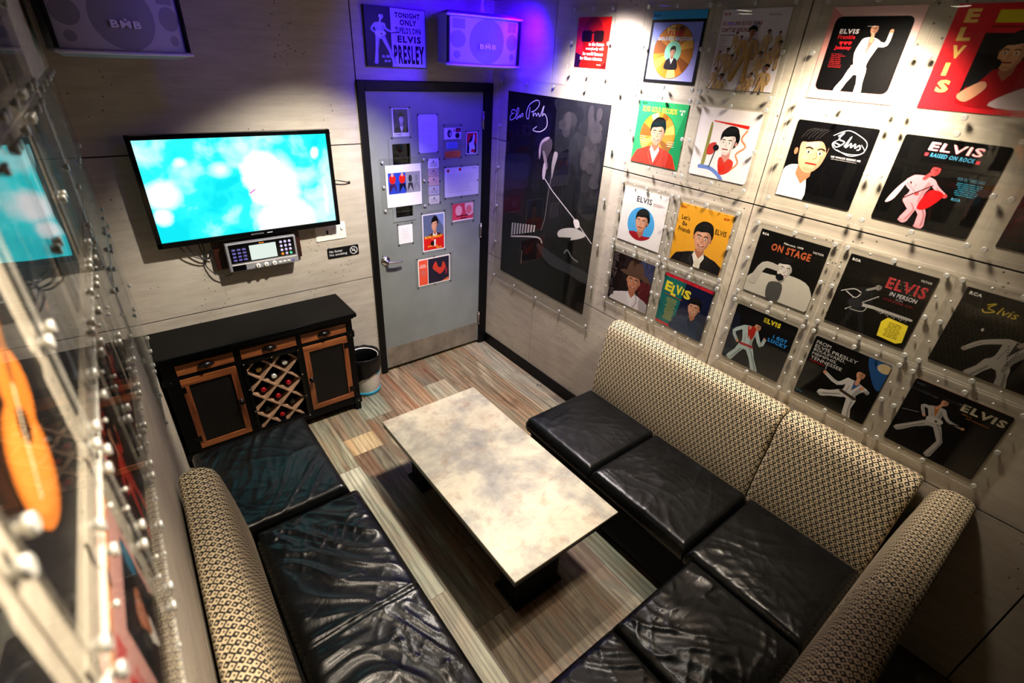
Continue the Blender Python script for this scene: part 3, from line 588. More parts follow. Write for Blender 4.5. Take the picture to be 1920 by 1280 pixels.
# G pink suit
P = lp('#08080b', .008); P.text('ELVIS', -.22, .36, .50, .09, '#f08a98', .035, .12); P.text('ELVIS', -.225, .365, .50, .09, '#f4dfe2', .0, .12); P.text('RAISED ON ROCK', -.18, .295, .42, .045, '#4f9fc8', .03, .12)
P.rect(-.235, .30, -.2, .335, '#d8404a'); P.rect(.255, .29, .29, .325, '#d8404a')
figure(P, dict(sh=(-.13, .06), hipR=(-.2, -.2), hipL=(-.1, -.2), kneeR=(-.12, -.3), kneeL=(0, -.33), footR=(-.16, -.43), footL=(.02, -.46), elR=(-.28, -.02), haR=(-.14, -.12), elL=(.02, -.02), haL=(.13, -.09), head=(-.06, .16)), .19, '#e59aa6', skin='#d0484a', hair='#14090c', guitar=None)
P.poly([(-.03, -.06), (.12, -.08), (.02, -.26), (-.08, -.27)], '#c01a1e'); P.stroke([(-.26, -.2), (-.02, .0)], .012, '#3a1216', False); P.poly([(-.28, .02), (-.34, -.22), (-.42, -.28), (-.36, -.1)], '#e9b4bc')
P.text("FOR OL' TIMES SAKE", .17, .10, .25, .035, '#3f6f86'); P.lines(.18, .07, .24, 7, .021, '#2f7f9c', .009, .3, True); P.text('RCA', .20, -.12, .09, .032, '#4c8fb0', .05)
cover('G', (-2.776, 1.997, -.47), 'black album cover, pink suited guitarist bending under large pink title', P)
# Q red with vertical name
P = lp('#d01c26'); P.rect(-.17, -.42, .5, .24, '#0b0708'); P.rect(-.13, .33, .5, .44, '#d8c81c'); P.lines(-.14, .285, .3, 1, .02, '#8a1016', .02, .1)
for k, ch in enumerate('ELVIS'): P.text(ch, -.40, .33 - k * .165, .12 if ch != 'I' else .045, .125, '#f4c76a', .05)
P.poly([(-.17, -.42), (.05, -.05), (.30, .0), (.5, -.2), (.5, -.42)], '#a01018'); portrait(P, .14, .07, .30, turn=-.8, skin='#e6a878', shoulders=False, smile=False); P.stroke([(-.10, -.25), (.02, -.06)], .05, '#16141c', False); P.ell(.03, -.04, .045, .05, '#0c0c10'); P.poly([(.12, -.42), (.3, -.26), (.5, -.2), (.5, -.42)], '#d8c4c6'); P.poly([(-.18, -.34), (-.02, -.2), (.04, -.26), (-.08, -.4)], '#d89a78')
cover('Q', (-2.775, 2.398, 0), 'red album cover with vertical name down its left side and dark singer photo', P)
# R dark with faint arcs
P = lp('#0c0809'); P.stroke([(-.45, -.2), (-.1, .2), (.3, .35)], .02, '#4a0f10'); P.stroke([(-.4, -.4), (.1, -.3), (.4, .1)], .015, '#3c0d0d'); P.ell(.1, -.05, .2, .25, '#1b1112')
cover('R', (-3.172, 1.997, 0), 'nearly black album cover with faint red arcs at the photo edge', P)
# H white with round portrait
P = lp('#f2ece6'); P.ell(0, -.10, .31, .31, '#4aa6e0', 40)
P2 = [(-.24, -.30), (-.10, -.26), (.1, -.3), (.26, -.28), (.17, -.36), (0, -.41), (-.15, -.38)]; P.poly(P2, '#a01c24'); portrait(P, .02, -.05, .36, shoulders=False, turn=-.5, smile=False); P.text('ELVIS', -.18, .29, .34, .10, '#1d2236', .01); P.lines(.2, .33, .25, 3, .02, '#a04048', .005)
cover('H', (-1.519, 1.546, -.05), 'white album cover with a round portrait on pale blue', P)
# I orange
P = lp('#eaa52c'); portrait(P, .05, .02, .42, coat='#17141a', shirt='#f0e8d8'); P.poly([(.02, -.36), (.10, -.36), (.12, -.5), (-.0, -.5)], '#e6dcc6'); P.text("Let's", -.42, .24, .16, .08, '#2a1c10', .005); P.text('Be', -.38, .14, .09, .07, '#2a1c10', .005); P.text('Friends', -.44, .035, .24, .075, '#2a1c10', .005); P.text('ELVIS', .25, .15, .20, .085, '#2a1c10', .005)
P.text('RCA', -.46, .43, .09, .03, '#c8381c', .05); P.lines(.34, .43, .13, 2, .02, '#c8381c', .009)
cover('I', (-1.908, 1.543, .4), 'orange album cover with man in black jacket and white scarf', P)
# J cowboy
P = lp('#241a1c'); P.poly([(-.5, .5), (-.2, .5), (-.25, -.5), (-.5, -.5)], '#171114', False); P.poly([(.15, .45), (.5, .5), (.5, .1), (.3, .1)], '#3a3f62'); P.poly([(.2, .05), (.5, .1), (.5, -.35), (.3, -.3)], '#5a1c22')
portrait(P, .08, .05, .42, coat='#e6dcdc', shirt='#f2eaea', hat='#5c4436', skin='#c98462')
for k, ch in enumerate('ELVIS'): P.text(ch, -.47, .33 - k * .185, .11 if ch != 'I' else .03, .15, '#8a7474', .03); P.text(ch, -.465, .335 - k * .185, .10 if ch != 'I' else .02, .14, '#171114', .0)
cover('J', (-1.519, 1.151, .61), 'dark brown album cover of a smiling man in a cowboy hat', P)
# K teal and navy
P = lp('#12183a'); P.poly([(-.5, -.5), (-.12, -.5), (-.04, .5), (-.5, .5)], '#12706c', False); P.rect(-.5, .44, .5, .5, '#d02430'); P.rect(-.5, -.5, .5, -.455, '#d02430')
portrait(P, .22, .06, .30, coat='#1c3050', shirt='#16263f', turn=-.4)
for ch, x, y, w_, h_ in (('E', -.45, .17, .14, .19), ('L', -.31, .12, .11, .20), ('V', -.22, .17, .13, .18), ('I', -.09, .20, .03, .13), ('S', -.04, .16, .14, .17)): P.text(ch, x, y, w_, h_, '#f4e23c', .05, 0, R(random.uniform(-5, 5)))
P.lines(-.38, .04, .26, 14, .032, '#e8d44a', .009, .4, True); P.lines(-.43, .10, .4, 1, .02, '#c8382c', .012, .1)
cover('K', (-1.91, 1.145, -.81), 'teal and navy album cover with uneven yellow letters and red edges', P)
# L on stage
P = lp('#0a0a0c'); P.text('February, 1970', -.12, .36, .28, .035, '#e6dfd6', .02, .1); P.text('ON STAGE', -.28, .23, .58, .11, '#b85a34', .03); P.text('RCA', -.47, .42, .10, .035, '#e6e2dc', .05); P.text('VICTOR', .30, .36, .15, .03, '#cfcac4')
P.poly([(-.5, -.5), (-.42, -.18), (-.1, -.12), (.1, -.05), (.42, -.12), (.47, -.5)], '#c9c3b6'); portrait(P, .0, .02, .29, skin='#d0cac2', shade='#8b8782', shoulders=False, turn=.4); P.stroke([(-.4, -.3), (-.3, -.02), (-.1, .0)], (.12, .09), '#b9b3aa'); P.ell(-.02, -.12, .06, .05, '#15151a'); P.poly([(-.15, -.25), (.05, -.22), (.06, -.5), (-.12, -.5)], '#4b4a48')
cover('L', (-2.367, 1.526, -.19), 'black album cover with orange lettering above a black and white singer', P)
# M in person
P = lp('#09090b'); P.text('RCA', -.46, .42, .10, .035, '#e6e2dc', .05); P.text('VICTOR', .34, .40, .12, .028, '#cfcac4')
P.text('ELVIS', .02, .20, .44, .15, '#b03038', .025)
for a in range(24):
    for j, b in enumerate((.205, .25, .295, .335)): P.ell(.03 + a * .018, b, .004, .004, ('#e8e0c8', '#5a9a6a', '#b03038')[(a + j) % 3], 5) if (a * 7 + j * 3) % 5 < 3 else None
P.text('IN PERSON', .10, .12, .30, .055, '#d8d8dc', .005, .1); P.text('at the', .19, .085, .08, .025, '#8a8a90'); P.text('INTERNATIONAL HOTEL', .06, .045, .34, .028, '#7a1c28')
figure(P, dict(sh=(-.15, .10), hipR=(-.22, -.2), hipL=(-.12, -.22), kneeR=(-.24, -.34), kneeL=(-.06, -.36), footR=(-.25, -.48), footL=(-.02, -.48), elR=(-.36, .02), haR=(-.16, -.10), elL=(-.03, -.1), haL=(.12, -.12), head=(-.04, .18)), .14, '#1d1d20', skin='#8d8a86', hair='#050506')
P.stroke([(-.22, -.12), (.0, -.1), (.44, -.10)], (.05, .03), '#b5b2ac', False); P.stroke([(-.44, -.02), (-.3, .06), (-.2, .04)], .012, '#c8c6c2'); P.stroke([(-.30, -.24), (.0, .06)], .014, '#d8d6d2', False); P.stroke([(-.28, -.05), (-.2, -.12), (-.08, -.1), (-.1, -.2), (-.25, -.22)], .01, '#a5a3a0'); P.stroke([(-.38, .0), (-.25, -.05), (-.2, .02)], .01, '#c8c6c2'); P.ell(-.22, -.12, .09, .07, '#26262a')
for k in range(14): P.stroke([(.05 + k * .026, -.13 - .01 * (k % 3)), (.065 + k * .026, -.08)], .008, '#a9a6a2', False)
P.poly([(.20, -.16), (.44, -.18), (.46, -.42), (.40, -.46), (.17, -.44), (.15, -.24)], '#e8d436', False); P.lines(.21, -.22, .20, 10, .021, '#3a3010', .008, .4, True)
cover('M', (-2.761, 1.528, -.16), 'black album cover with guitarist sketch and yellow notice in its lower corner', P)
# S dark with white suit at the edge
P = lp('#0a0a0b'); P.text('RCA', -.46, .42, .12, .04, '#dcd8d2', .05); P.stroke([(-.26, .36), (-.19, .40), (-.24, .33), (-.17, .31), (-.25, .27), (-.28, .30)], .012, '#c9b032'); P.text('lvis', -.15, .29, .17, .09, '#c9b032', .0, .25); P.lines(.12, .32, .34, 1, .02, '#8890a0', .014)
figure(P, dict(sh=(.18, .02), hipR=(.03, -.28), hipL=(.17, -.30), kneeR=(-.02, -.38), kneeL=(.2, -.4), footR=(-.08, -.49), footL=(.22, -.49), elR=(-.12, -.07), haR=(-.24, -.21), elL=(.36, -.04), haL=(.46, .02), head=(.27, .15)), .22, '#a19c94', skin='#8c7f78', shirt='#23232a'); P.ell(-.18, .07, .012, .02, '#b8b8b8')
for k in range(7): P.ell(.10 + k * .012, -.02 - k * .035, .008, .008, '#2b2a2a', 6); P.ell(.20 - k * .006, -.06 - k * .03, .008, .008, '#2b2a2a', 6)
cover('S', (-3.160, 1.528, -.3), 'black album cover with yellow script title and figure in pale laced suit', P)
# N lucky
P = lp('#0b0b0e', .008); P.text('ELVIS', -.02, .37, .27, .08, '#f2de2e', .05); P.text('I GOT', .20, .175, .22, .065, '#2f8fe6', .06); P.text('LUCKY', .14, .095, .31, .065, '#2f8fe6', .06); P.poly([(-.5, -.5), (-.5, .35), (-.38, .3), (-.3, -.5)], '#12182a', False)
figure(P, dict(sh=(-.18, .18), hipR=(-.22, -.16), hipL=(-.08, -.18), kneeR=(-.28, -.3), kneeL=(0, -.32), footR=(-.36, -.45), footL=(.10, -.5), elR=(-.42, .02), haR=(-.32, -.12), elL=(.06, -.04), haL=(.10, .12), head=(-.07, .245)), .215, '#b9cccb', shirt='#b3271f', belt='#a31d22'); P.stroke([(.04, .17), (.12, .12)], .03, '#111116', False); P.poly([(-.16, .22), (-.08, .2), (-.10, .0), (-.15, .04)], '#b3271f')
cover('N', (-2.362, 1.133, -.66), 'black album cover with blue subtitle and man in white suit with red belt', P)
# O boulevard
P = lp('#09090b', .008)
P.poly([(.22, .5), (.5, .5), (.5, .1), (.38, .16)], '#24508c'); P.ell(.44, .42, .09, .07, '#c9b489')
for k, (t, w_) in enumerate((('FROM', .2), ('ELVIS PRESLEY', .58), ('BOULEVARD,', .44), ('MEMPHIS,', .35), ('TENNESSEE', .44))): P.text(t, -.46, .39 - k * .065, w_, .052, '#dcd8d4', 0.0)
P.lines(-.46, .10, .22, 1, .02, '#a02028', .014, .1)
figure(P, dict(sh=(.22, .05), hipR=(.10, -.18), hipL=(.24, -.2), kneeR=(-.04, -.26), kneeL=(.24, -.36), footR=(-.14, -.31), footL=(.27, -.5), elR=(0, -.06), haR=(-.20, .02), elL=(.40, -.02), haL=(.30, .02), head=(.22, .2)), .22, '#d8d3d0', shirt='#3a5c8c', belt='#3a2c20'); P.stroke([(-.21, .06), (-.22, .13)], .012, '#b0aaa8', False); P.text('RCA', -.47, -.46, .09, .03, '#3f7f9c', .05)
cover('O', (-2.757, 1.131, -.14), 'black album cover with five lines of white title and kneeling white suited figure', P)
# P guitarist lunging
P = lp('#09090a', .008, '#5a1c14'); P.text('ELVIS', .04, .32, .43, .10, '#d8cdb0', .04, .05)
for k in range(3): P.stroke([(.05, .345 + k * .027), (.47, .345 + k * .027)], .005, '#0a0a0a', False)
P.lines(.08, .28, .12, 1, .02, '#8a5a20', .012); P.lines(.13, .245, .34, 1, .02, '#7a4a1c', .016); P.text('RCA', -.47, .43, .09, .03, '#3a4a58', .05)
figure(P, dict(sh=(-.16, .22), hipR=(-.16, -.01), hipL=(-.06, -.02), kneeR=(-.28, -.12), kneeL=(.04, -.2), footR=(-.42, -.27), footL=(.0, -.44), elR=(-.30, .18), haR=(-.24, .06), elL=(.0, .12), haL=(.16, .10), head=(-.12, .33)), .15, '#b8b2ae', shirt='#b86a2a', guitar='#c9c5be'); P.stroke([(-.48, .02), (-.3, .07)], .008, '#8a8a8a', False)
cover('P', (-3.158, 1.124, -.34), 'black album cover with striped cream title and lunging guitarist, lowest by the corner', P)
# quote card
P = Print(.253, .248, T, '#c8160f'); P.poly([(-.5, -.5), (-.5, -.2), (-.3, -.25), (-.18, -.5)], '#1c0606', False); P.poly([(.3, -.5), (.5, -.35), (.5, -.5)], '#3a0806', False); P.ell(.0, .12, .32, .38, '#8a100a'); P.rrect(-.34, .02, -.02, .24, .05, '#160406'); P.rrect(.04, .02, .34, .24, .05, '#160406'); P.stroke([(-.05, .2), (.06, .2)], .03, '#160406', False); P.poly([(-.3, -.5), (-.2, -.3), (.2, -.3), (.3, -.5)], '#a5130c')
for k, (t, w_) in enumerate((('in the future', .46), ('everybody will', .54), ('be world famous', .62), ('for fifteen minutes.', .70))): P.text(t, .37 - w_, -.06 - k * .095, w_, .07, '#f6eeee', .03)
P.lines(.22, -.44, .14, 1, .02, '#f0dada', .016)
o = P.build('quote_card', right(-.957, 2.412, .0005)); tag(o, 'red quote card with dark glasses and four lines of white words', 'poster')

# large dark poster
PW, PH = .965, 1.336
P = Print(PW, PH, .002, '#050509')
def U(pts): return [(x / PW, y / PH) for x, y in pts]
P.poly(U([(0.03, 0.664), (0.48, 0.664), (0.48, 0.532), (0.48, 0.333), (0.46, 0.015), (0.323, 0.015), (0.262, 0.19), (0.22, 0.395), (0.06, 0.338), (0.03, 0.475), (0.03, 0.586)]), '#24242b')
_r = random.Random(5)
for _k in range(90):
    _x, _y = _r.uniform(.07, .44), _r.uniform(.02, .63); _g = _r.choice(['#26262d', '#2a2a31', '#222229', '#2f2d33', '#1f1f26']) if _y > .3 else _r.choice(['#24242b', '#1f1f25', '#1b1b21', '#27262b'])
    if _x > .2 or _y > .4: P.ell(_x / PW, _y / PH, _r.uniform(.03, .07), _r.uniform(.03, .06), _g, 14, rot=0)
for _k in range(26):
    _a, _b = _r.choice([(.13, .52), (.38, .55), (.40, .27), (.36, .40)]); P.ell((_a + _r.uniform(-.05, .05)) / PW, (_b + _r.uniform(-.07, .07)) / PH, _r.uniform(.015, .045), _r.uniform(.015, .045), _r.choice(['#37343b', '#333138', '#3b383e']), 14)
P.rect(-.5, -.12, -.24, .06, '#241018'); P.poly(U([(-0.48, 0.10), (-0.22, 0.12), (-0.2, 0.28), (-0.48, 0.24)]), '#15172a')
P.poly(U([(-0.001, 0.182), (0.073, 0.231), (0.19, 0.3), (0.258, 0.265), (0.292, -0.01), (0.345, -0.095), (0.157, -0.157), (0.146, -0.267), (-0.0, -0.251), (0.027, -0.078)]), '#151318')
P.poly(U([(-0.08, 0.33), (-0.087, 0.397), (-0.045, 0.424), (-0.002, 0.422), (0.017, 0.398), (0.013, 0.35), (-0.009, 0.319), (-0.026, 0.282), (-0.077, 0.322)]), '#4a3f48')
P.poly(U([(-0.112, 0.331), (-0.097, 0.389), (-0.051, 0.422), (-0.013, 0.429), (-0.031, 0.410), (-0.085, 0.375), (-0.09, 0.309), (-0.1, 0.276)]), '#a893a6')
P.poly(U([(-0.07, 0.33), (-0.05, 0.33), (-0.01, 0.25), (-0.02, 0.22), (-0.05, 0.27)]), '#8c7c8a')
P.poly(U([(-0.058, 0.205), (-0.046, 0.264), (-0.024, 0.225), (-0.03, 0.16), (-0.05, 0.155)]), '#c9b7c8')
P.poly(U([(0.03, 0.27), (0.046, 0.345), (0.08, 0.336), (0.06, 0.254), (0.045, 0.18), (0.035, 0.2)]), '#9c8f98'); P.stroke(U([(0.04, 0.2), (0.02, 0.06), (0.01, -0.1), (-0.02, -0.2)]), .005, '#8d8488')
for k in range(5): P.stroke(U([(0.05 + k * .025, 0.2), (0.045 + k * .03, 0.02), (0.03 + k * .03, -0.12)]), .003, '#3a343a')
P.poly(U([(0.153, -0.172), (0.195, -0.132), (0.307, -0.096), (0.403, -0.106), (0.403, -0.133), (0.283, -0.187), (0.177, -0.199)]), '#dcd6ce')
P.poly(U([(-0.0, -0.251), (0.267, -0.173), (0.283, -0.187), (0.244, -0.315), (0.053, -0.325), (-0.002, -0.292)]), '#050506')
P.poly(U([(-0.053, -0.307), (0.021, -0.315), (0.25, -0.35), (0.475, -0.36), (0.475, -0.44), (0.295, -0.426), (0.097, -0.424), (-0.032, -0.352)]), '#34373a')
for k in range(9):
    x = -.36 + k * .032; P.poly(U([(x, -.235 + k * .006), (x + .018, -.232 + k * .006), (x + .014, -.33 + k * .012), (x - .004, -.335 + k * .012)]), '#c9c5c0', False)
P.stroke(U([(-.36, -.345), (-.06, -.265), (0, -.29)]), .012, '#c9c5c0'); P.stroke(U([(-.22, -.42), (-.22, -.52)]), .006, '#8a8a8a', False)
P.stroke(U([(-0.026, 0.159), (0.067, 0.092), (0.168, 0.036), (0.319, -0.048), (0.478, -0.152)]), .0075, '#c9c2c4', False)
P.poly(U([(0.292, -0.046), (0.335, -0.035), (0.355, -0.074), (0.319, -0.093)]), '#e8e0dc'); P.stroke(U([(0.24, -0.291), (0.268, -0.262), (0.32, -0.30), (0.379, -0.31)]), .012, '#6a6a6c')
for st in ([(-0.385, 0.549), (-0.415, 0.555), (-0.435, 0.541), (-0.425, 0.529), (-0.404, 0.533), (-0.431, 0.524), (-0.449, 0.501), (-0.441, 0.485), (-0.409, 0.494), (-0.381, 0.515), (-0.354, 0.552), (-0.359, 0.572), (-0.372, 0.557), (-0.383, 0.511), (-0.366, 0.498), (-0.359, 0.521), (-0.349, 0.508), (-0.337, 0.53), (-0.33, 0.512), (-0.317, 0.538), (-0.304, 0.537), (-0.308, 0.52)],
           [(-0.234, 0.585), (-0.238, 0.548), (-0.243, 0.515), (-0.262, 0.518), (-0.269, 0.551), (-0.246, 0.597), (-0.205, 0.624), (-0.161, 0.636), (-0.14, 0.623), (-0.151, 0.596), (-0.186, 0.57), (-0.219, 0.56)],
           [(-0.197, 0.56), (-0.197, 0.535), (-0.184, 0.552), (-0.171, 0.556), (-0.162, 0.539), (-0.146, 0.561), (-0.133, 0.542), (-0.123, 0.547), (-0.102, 0.595), (-0.091, 0.609), (-0.1, 0.579), (-0.104, 0.546), (-0.087, 0.563), (-0.062, 0.547), (-0.049, 0.516), (-0.054, 0.485), (-0.084, 0.462), (-0.126, 0.447), (-0.19, 0.45), (-0.152, 0.477)]):
    P.stroke(U(st), .005, '#d8cce8', n=3)
o = P.build('concert_poster', right(-.6855, 1.443, .0005)); tag(o, 'tall black poster of a singer with a microphone stand and white signature', 'poster')

# ------------------------------------------------------------------ acrylic panels and their screws
def screw_mesh(r, h, dome):
    b = MB()
    if dome: b.lathe([(r * .55, -.002), (r * .55, h * .3), (r, h * .35), (r * .95, h * .62), (r * .7, h * .88), (r * .25, h)], seg=14)
    else: b.lathe([(r * .5, -h * .9), (r * .5, 0), (r, 0.0005), (r, h * .8), (r * .86, h)], seg=18)
    return b.mesh('screw_cap', M['capmetal'])
BIG = screw_mesh(.0098, .0075, False); SMALL = screw_mesh(.0050, .0055, True); PIN = None
def pin_mesh():
    b = MB(); b.lathe([(.0028, -.004), (.0028, .0005), (.0048, .001), (.0046, .0035), (.003, .0045)], seg=10); return b.mesh('pin_cap', M['blackmatte'])
PIN = pin_mesh()
SHEETS = {}
def sheet(w, h, t=.0045):
    k = (round(w, 3), round(h, 3), t)
    if k not in SHEETS:
        b = MB(); x, y = w / 2, h / 2
        b.add([(-x, -y, 0), (x, -y, 0), (x, y, 0), (-x, y, 0), (-x, -y, t), (x, -y, t), (x, y, t), (-x, y, t)], [(3, 2, 1, 0), (4, 5, 6, 7)], 0)
        b.add([(-x, -y, 0), (x, -y, 0), (x, y, 0), (-x, y, 0), (-x, -y, t), (x, -y, t), (x, y, t), (-x, y, t)], [(0, 1, 5, 4), (1, 2, 6, 5), (2, 3, 7, 6), (3, 0, 4, 7)], 1)
        SHEETS[k] = b.mesh('sheet', [M['acr'], M['acredge']])
    return SHEETS[k]
def panel(placing, w, h, label, group, big, small=(), pins=(), t=.0045, name='acrylic_panel', cat='acrylic panel'):
    r = empty(name, *placing); tag(r, label, cat, group); inst(sheet(w, h, t), 'sheet', r)
    for x, y in big: inst(BIG, 'standoff_screw', r, (x, y, t))
    for x, y in small: inst(SMALL, 'screw', r, (x, y, t))
    for x, y in pins: inst(PIN, 'pin', r, (x, y, t))
    return r
TS = .389; h = TS / 2 - .021
BIG8 = [(x, y) for x in (-h, 0, h) for y in (-h, 0, h) if (x, y) != (0, 0)]
q = h * .5; SM8 = [(-q, h), (q, h), (-q, -h), (q, -h), (-h, q), (-h, -q), (h, q), (h, -q)]
SHORT = {'A': 'gold disc album', 'B': 'small gold figures album', 'C': 'green gold record album', 'D': 'white brush stroke album', 'E': 'pink bordered album', 'Q': 'red album with vertical name', 'F': 'profile album with script title', 'G': 'pink suited guitarist album', 'R': 'nearly black album at the photo edge', 'H': 'white album with round portrait', 'I': 'orange album', 'J': 'cowboy hat album', 'K': 'teal and navy album', 'L': 'album of the singer under orange lettering', 'M': 'album with the yellow notice', 'S': 'album with yellow script title', 'N': 'album with blue subtitle', 'O': 'album with five lines of title', 'P': 'lunging guitarist album'}
LOW = dict(H=(-1.519, 1.546), I=(-1.908, 1.546), J=(-1.519, 1.151), K=(-1.908, 1.151), L=(-2.364, 1.530), M=(-2.760, 1.530), S=(-3.156, 1.530), N=(-2.364, 1.134), O=(-2.760, 1.134), P=(-3.156, 1.130))
UP = dict(A=(-1.518, 2.399), B=(-1.909, 2.399), C=(-1.518, 2.004), D=(-1.909, 2.004), E=(-2.378, 2.399), Q=(-2.774, 2.399), F=(-2.378, 2.000), G=(-2.774, 2.000), R=(-3.170, 2.000))
for k, (y, z) in LOW.items(): panel(right(y, z, .0055), TS, TS, 'clear many-screwed panel over the ' + SHORT[k], 'clear acrylic panels over the lower albums', BIG8, SM8)
for k, (y, z) in UP.items(): panel(right(y, z, .019), TS, TS, 'clear standoff panel over the ' + SHORT[k], 'clear acrylic panels over the upper albums', BIG8)
panel(right(-.675, 1.44, .005), 1.14, 1.51, 'large clear panel screwed over the tall black singer poster', None,
      [(x, y) for x in (-.545, -.27, 0, .27, .545) for y in (-.73, .73)] + [(x, y) for x in (-.545, .545) for y in (-.438, -.146, .146, .438)])
panel(right(-.953, 2.41, .012), .335, .372, 'clear panel screwed over the red quote card', None, [(x, y) for x in (-.145, 0, .145) for y in (-.163, 0, .163) if (x, y) != (0, 0)])

# left wall: covers under panels, seen at a grazing angle
def lcover(y, z, label, P): o = P.build('album_cover', left(y, z, .0005)); tag(o, label, 'album cover', 'album covers on the left wall'); return o
P = lp('#d8a29a'); P.rect(-.12, -.40, .45, .22, '#14131a'); portrait(P, .18, -.02, .26, coat='#2a1a1c', skin='#c07858'); P.ell(.38, .12, .06, .12, '#1f6a8c')
for k, ch in enumerate('ELVIS'): P.text(ch, -.38, .26 - k * .15, .14 if ch != 'I' else .04, .11, '#c8202c', .05)
P.rect(-.5, .42, .5, .5, '#d8862a')
lcover(-2.655, 1.575, 'pink album cover with vertical red name and dark photo, low on the left wall', P)
lspec = [(-1.47, 1.575, '#17161a', '#7a7570', 'dark album cover with pale grey figure, farthest in the low left row'), (-1.865, 1.575, '#111218', '#a83a30', 'dark album cover with red jacket, second in the low left row'),
         (-2.26, 1.575, '#241416', '#c8382c', 'dark maroon album cover beside the pink one on the left wall'), (-3.05, 1.575, '#10131a', '#b9b3a8', 'dark album cover nearest the camera in the low left row'),
         (-1.47, 1.97, '#8d8a8c', '#2a2a30', 'grey album cover farthest in the upper left row'), (-1.865, 1.97, '#101014', '#7c7f8c', 'black album cover with slate figure in the upper left row'),
         (-2.26, 1.97, '#0f0f14', '#5c6270', 'black album cover with dim figure in the middle of the upper left row'), (-2.655, 1.97, '#0e0d10', '#c8702a', 'black album cover with a large orange guitar shape on the left wall'), (-3.05, 1.97, '#0d0e12', '#8a4a20', 'black album cover with brown figure nearest the camera, upper left row'),
         (-1.47, 2.365, '#08080b', '#3a4258', 'black album cover with blue grey figure, farthest in the top left row'), (-1.865, 2.365, '#070709', '#5a4a40', 'black album cover with brown grey figure in the top left row'), (-2.26, 2.365, '#09070a', '#4c3038', 'black album cover with plum figure in the top left row'), (-2.655, 2.365, '#060709', '#34404a', 'black album cover with slate blue figure nearest the camera in the top left row')]
for y, z, bg, c, lab in lspec:
    P = lp(bg)
    if 'orange guitar' in lab: P.ell(-.1, -.12, .24, .22, c); P.ell(.10, .05, .17, .15, c); P.ell(-.1, -.12, .19, .17, '#d88338'); P.ell(.0, -.03, .07, .065, '#1c0f08'); P.stroke([(-.2, -.2), (.45, .42)], .012, '#e8d8b8', False); P.stroke([(.12, .1), (.45, .42)], .06, '#7a4a20', False); P.text('ELVIS', -.42, .33, .4, .09, '#c8382c', .04)
    else: figure(P, dict(sh=(0, .12), hipR=(-.07, -.14), hipL=(.07, -.14), kneeR=(-.1, -.3), kneeL=(.1, -.3), footR=(-.13, -.46), footL=(.14, -.46), elR=(-.22, 0), haR=(-.1, -.08), elL=(.2, .02), haL=(.24, .16), head=(0, .27)), .2, c); P.text('ELVIS', -.4, .36, .5, .09, c, .04)
    lcover(y, z, lab, P)
for y, z in [(-2.655, 1.575)] + [(a, b) for a, b, _, _, l in lspec]:
    panel(left(y, z, .013), TS, TS, 'clear panel on the left wall, ' + {-1.47: 'farthest', -1.865: 'second farthest', -2.26: 'middle one', -2.655: 'second nearest', -3.05: 'nearest'}[y] + (' in the lower row' if z < 1.7 else ' in the upper row' if z < 2.2 else ' in the top row'), 'clear acrylic panels on the left wall', BIG8, SM8 if z < 1.7 else ())
for k, (y, z, w_, h_, lab) in enumerate([(-.40, 1.19, .36, .66, 'clear narrow panel on the left wall above the cabinet end'), (-.86, 1.19, .50, .66, 'clear wide panel on the left wall above the black leather ottoman'), (-.40, 1.87, .36, .62, 'clear upper panel on the left wall beside the television'), (-.86, 1.87, .50, .62, 'clear upper panel on the left wall between television and album covers')]):
    panel(left(y, z, .010), w_, h_, lab, None, [(x, yy) for x in (-w_ / 2 + .02, 0, w_ / 2 - .02) for yy in (-h_ / 2 + .02, 0, h_ / 2 - .02) if (x, yy) != (0, 0)])

# ------------------------------------------------------------------ room
YF = -4.3
def wall_back():
    b = MB(); g = .0035; xl = -2.56
    zs = [0, .855, 1.777, CEIL]
    for i in range(3):
        z0, z1 = zs[i] + (g if i else 0), zs[i + 1] - (g if i < 2 else 0); x1 = -1.032 if i < 2 else -1.0265 - g
        if i < 2: b.box(xl, x1, 0, .1, z0, z1)
        else: b.box(xl, -1.0265 - g, 0, .1, z0, z1); b.box(-1.0265 + g, .0, 0, .1, 2.146, z1); b.box(-1.0265 - g, -1.032 + .004, 0.004, .1, 1.78, 2.14)
    b.box(xl, -1.034, .008, .12, 0, CEIL, 1); b.box(-1.034, 0, .008, .12, 2.15, CEIL, 1); b.box(-1.04, 0.0, .11, .13, 0, 2.2, 1)
    o = b.build('wall_back', [M['conc'], M['seam']]); tag(o, kind='structure')
def wall_right():
    b = MB(); g = .0035; ys = [0.12, -.64, -2.135, -3.63, YF]; zs = [0, .862, 1.777, CEIL]
    for i in range(4):
        for j in range(3): b.box(0, .1, ys[i + 1] + (g if i < 3 else 0), ys[i] - (g if i else 0), zs[j] + (g if j else 0), zs[j + 1] - (g if j < 2 else 0))
    b.box(.009, .12, YF, .12, 0, CEIL, 1); o = b.build('wall_right', [M['conc_r'], M['seam']]); tag(o, kind='structure')
